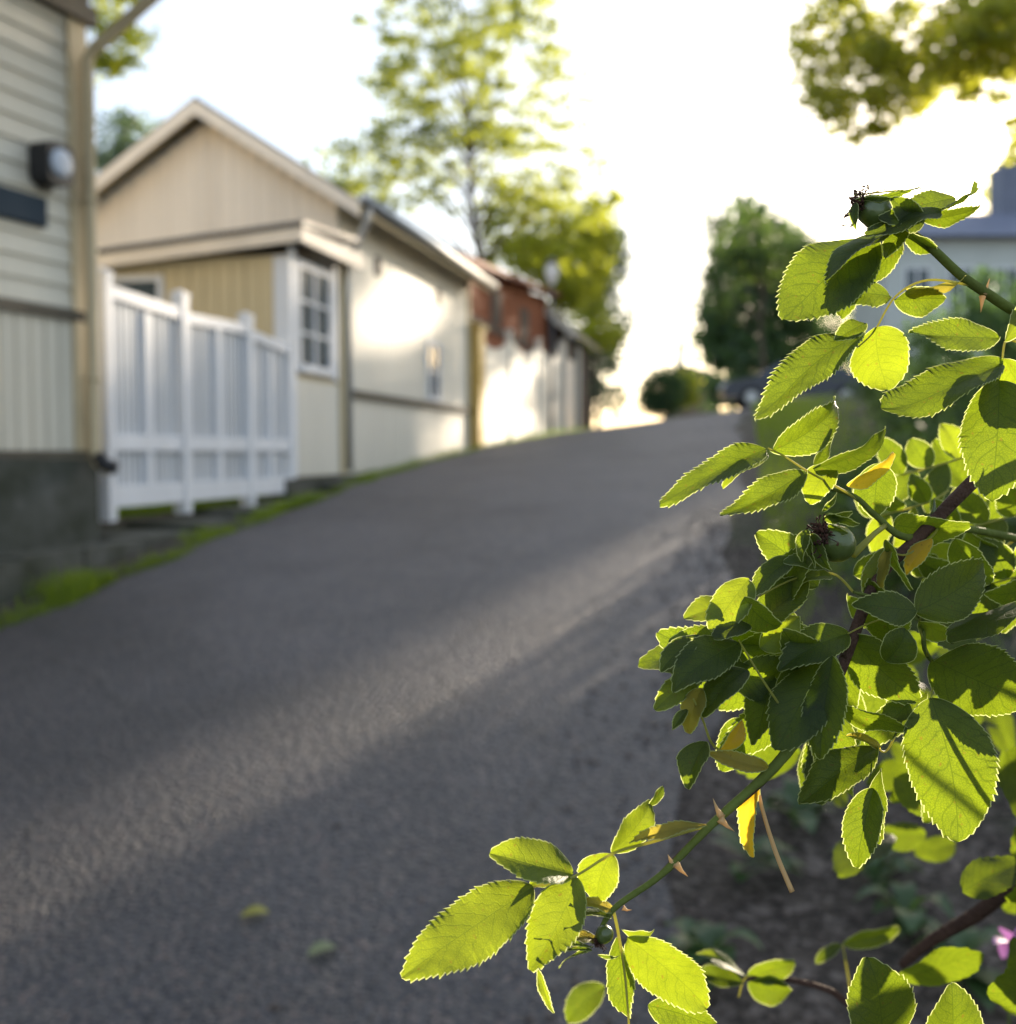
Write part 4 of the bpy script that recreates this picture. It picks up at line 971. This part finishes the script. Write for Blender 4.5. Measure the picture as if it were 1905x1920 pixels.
# hips
def hip(x, y, rpx, d, ax, cal):
    k = d/F; r = rpx*k; a = Vector(ax).normalized(); c = px(x, y, d); m = MB()
    m.lathe(c-a*r*1.05, a, [(r*1.05*(1-math.cos(t)), r*(math.sin(t)**.85)*(1 if t < 1.6 else .93)) for t in [0.05+2.75*i/13 for i in range(14)]], 20)
    h = m.build('rose_hip', M['hip'], ROSE, smooth=True)
    m = MB(); e = c+a*r*.98; s1 = a.orthogonal().normalized(); s2 = a.cross(s1)
    for _ in range(110):
        q = e+(s1*rr.gauss(0, .62)+s2*rr.gauss(0, .5)+a*rr.uniform(-.1, .5))*r*.75
        q2 = q+(s1*rr.uniform(-1, 1)+s2*rr.uniform(-1, 1)+a*rr.uniform(-.2, 1))*r*.28
        m.tube([e.lerp(q, .4), q, q2], [r*.02, r*.03, r*.065], 5)
    cx = m.build('calyx', M['calyx'], h, smooth=True)
    for (sx, sy, tx, ty, w_, rl) in cal:
        q = MB(); seedc[0] += 1
        leaflet(q, px(sx, sy, d-.004), px(tx, ty, d-.006), w_/2*k/max(.4, math.cos(R(rl))), rl, .35, .25, teeth=8, seed=seedc[0], margin=.0003, shape=.7)
        q.build('sepal', [M['leaf'], M['margin']], h, smooth=True)
    return h
hip(1640,396,32,.371,(-.9,-.1,.35),[(1602,372,1722,346,12,40),(1604,380,1606,432,16,30),(1612,372,1680,372,9,40)])
hip(1566,1018,36,.368,(-.8,-.35,.45),[(1512,992,1500,1052,26,30),(1520,1000,1556,1072,30,25),(1545,972,1598,958,22,30),(1550,962,1612,985,18,40),(1552,985,1590,1000,18,30),(1508,1000,1530,1066,14,40),(1540,960,1572,925,12,40)])
hip(1133,1752,17,.351,(-.6,-.1,-.7),[(1112,1775,1000,1762,7,40),(1110,1780,1012,1790,7,40),(1120,1790,1160,1795,7,40),(1105,1782,1046,1812,6,40)])
m = MB(); m.tube([px(1690,432,.376), px(1672,405,.374), px(1664,398,.372)], [.0009, .0010, .0012], 7); m.build('hip_stalk', M['stem_p'], ROSE, smooth=True)
m = MB(); m.tube([px(1600,1040,.37),px(1640,1000,.378),px(1660,985,.386)], [.0014,.0010,.0010], 7); m.build('hip_stalk', M['stem_p'], ROSE, smooth=True)
m = MB()
for a in range(3): m.tube([px(1600+rr.uniform(0,20),366,.372), px(1690,352+rr.uniform(-6,6),.371), px(1735+rr.uniform(-25,35),350+rr.uniform(-12,22),.37)], [.00022,.00015,.00008], 5)
m.build('dry_sepals', M['stem_p'], ROSE, smooth=True)

# the leaves further back in the bush
def blocks_sun(p, off=(0, 0, 0)):
    """would a leaf at p throw its shadow on one of the leaves the sun lights up in the photo"""
    S_ = Vector((math.sin(R(SUN_AZ))*math.cos(R(SUN_EL)), math.cos(R(SUN_AZ))*math.cos(R(SUN_EL)), math.sin(R(SUN_EL))))
    p = p+Vector(off); q = p-S_*((p.y-.372)/S_.y); x = PW/2+F*q.x/q.y; y = HOR-F*q.z/q.y
    for (x0, x1, y0, y1) in ((1650,1880,1290,1600),(1420,1930,420,950),(1210,1480,1020,1380),(1700,1870,1040,1180),(1440,1560,1170,1440),(700,1360,1440,1920)):
        if x0 < x < x1 and y0 < y < y1: return True
    return False
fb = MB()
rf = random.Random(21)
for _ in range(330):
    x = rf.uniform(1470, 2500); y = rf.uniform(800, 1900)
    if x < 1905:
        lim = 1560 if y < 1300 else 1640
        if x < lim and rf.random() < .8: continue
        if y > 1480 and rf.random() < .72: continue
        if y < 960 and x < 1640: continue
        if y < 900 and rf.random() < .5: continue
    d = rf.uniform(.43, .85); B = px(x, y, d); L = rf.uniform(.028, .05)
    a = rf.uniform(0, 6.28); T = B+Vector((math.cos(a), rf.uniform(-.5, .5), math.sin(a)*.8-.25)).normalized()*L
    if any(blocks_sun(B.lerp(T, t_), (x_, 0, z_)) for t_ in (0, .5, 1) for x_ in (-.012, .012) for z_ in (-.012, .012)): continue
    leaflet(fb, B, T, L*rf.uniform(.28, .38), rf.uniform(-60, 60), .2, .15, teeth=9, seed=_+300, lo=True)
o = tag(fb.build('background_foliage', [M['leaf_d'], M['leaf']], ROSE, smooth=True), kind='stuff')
fb = MB(); rf2 = random.Random(5)
for _ in range(230):
    if _ < 90: x, y = rf2.uniform(1400, 1600), rf2.uniform(1080, 1400)
    else: x, y = rf2.uniform(1560, 1960), rf2.uniform(980, 1480)
    if x+y < 2560: continue
    d = rf2.uniform(.392, .45); B = px(x, y, d); L = rf2.uniform(.020, .036)
    a = rf2.uniform(0, 6.28); T = B+Vector((math.cos(a)-.2, rf2.uniform(-.4, .4), math.sin(a)*.7-.4)).normalized()*L
    if any(blocks_sun(B.lerp(T, t_), (x_, 0, 0)) for t_ in (0, .5, 1) for x_ in (-.008, .008)): continue
    leaflet(fb, B, T, L*rf2.uniform(.28, .36), rf2.uniform(-50, 55), .2, .15, seed=_+700)
for _ in range(34):
    x, y = rf2.uniform(1270, 1560), rf2.uniform(1080, 1390)
    if (x-1270)*.9+(1390-y) < 90 or y < 1330-(x-1270)*1.0-60: continue
    d = rf2.uniform(.376, .396); B = px(x, y, d); L = rf2.uniform(.021, .033)
    a = rf2.uniform(0, 6.28); T = B+Vector((math.cos(a)-.2, rf2.uniform(-.4, .4), math.sin(a)*.7-.3)).normalized()*L
    leaflet(fb, B, T, L*rf2.uniform(.28, .36), rf2.uniform(-50, 55), .3, .2, seed=_+1700)
tag(fb.build('inner_foliage', [M['leaf'], M['margin']], ROSE, smooth=True), kind='stuff')
tw = MB()
for _ in range(16):
    x = rf.uniform(1600, 2300); y = rf.uniform(850, 1800); d = rf.uniform(.48, .8); B = px(x, y, d)
    if x < 1850 and y > 1450: continue
    tw.tube([B, B+Vector((.05, rf.uniform(-.02,.05), rf.uniform(-.03,.04))), B+Vector((.13, rf.uniform(-.02,.08), rf.uniform(-.08,.06)))], [.0009, .0014, .002], 6)
tw.build('twigs', M['stem_g'], ROSE, smooth=True)

# mauve flower
fp = px(1892, 1766, .80); FL = empty('mauve_flower', fp-Vector((0, 0, fp.z-gz(fp))), 'small mauve flower on a thin stalk at the lower right edge', 'flower')
m = MB()
for k in range(6):
    a = k*1.05; wleaf(m, fp, Vector((math.cos(a), -.3, math.sin(a))), .014, .006, .1)
m.build('petals', M['petal'], FL, smooth=True)
m = MB(); m.tube([fp, fp+Vector((.01,.01,-.2)), Vector((fp.x+.02, fp.y, gz(fp)))], [.001,.0014,.002], 6); m.build('stalk', M['stem_g'], FL, smooth=True)

# ------------------------------------------------------------------ light
w = bpy.data.worlds.new('World'); scene.world = w; w.use_nodes = True
nt = w.node_tree; nt.nodes.clear(); out = nt.nodes.new('ShaderNodeOutputWorld'); bg = nt.nodes.new('ShaderNodeBackground'); sk = nt.nodes.new('ShaderNodeTexSky')
sk.sky_type = 'NISHITA'; sk.sun_disc = False; sk.sun_elevation = R(SUN_EL); sk.sun_rotation = R(SUN_AZ); sk.dust_density = 1.5; sk.air_density = 1.0; sk.altitude = 20
bg.inputs[1].default_value = 0.110; veil = mixc(nt, 0.36, sk.outputs[0], (5.0, 5.3, 6.0)); nt.links.new(veil, bg.inputs[0]); nt.links.new(bg.outputs[0], out.inputs[0])
sd = bpy.data.lights.new('sun', 'SUN'); so = bpy.data.objects.new('sun', sd); COL.objects.link(so)
S = Vector((math.sin(R(SUN_AZ))*math.cos(R(SUN_EL)), math.cos(R(SUN_AZ))*math.cos(R(SUN_EL)), math.sin(R(SUN_EL))))
so.rotation_euler = S.to_track_quat('Z', 'Y').to_euler(); so.location = (5, 5, 20)
sd.energy = 5.0; sd.angle = R(0.53); sd.color = (1.0, 0.84, 0.64)
scene.view_settings.view_transform = 'Standard'; scene.view_settings.look = 'None'; scene.view_settings.exposure = 1.52; scene.view_settings.gamma = 1.0
scene.render.engine = 'CYCLES'
scene.render.resolution_x = 1016; scene.render.resolution_y = 1024
scene.cycles.max_bounces = 8; scene.cycles.transparent_max_bounces = 8
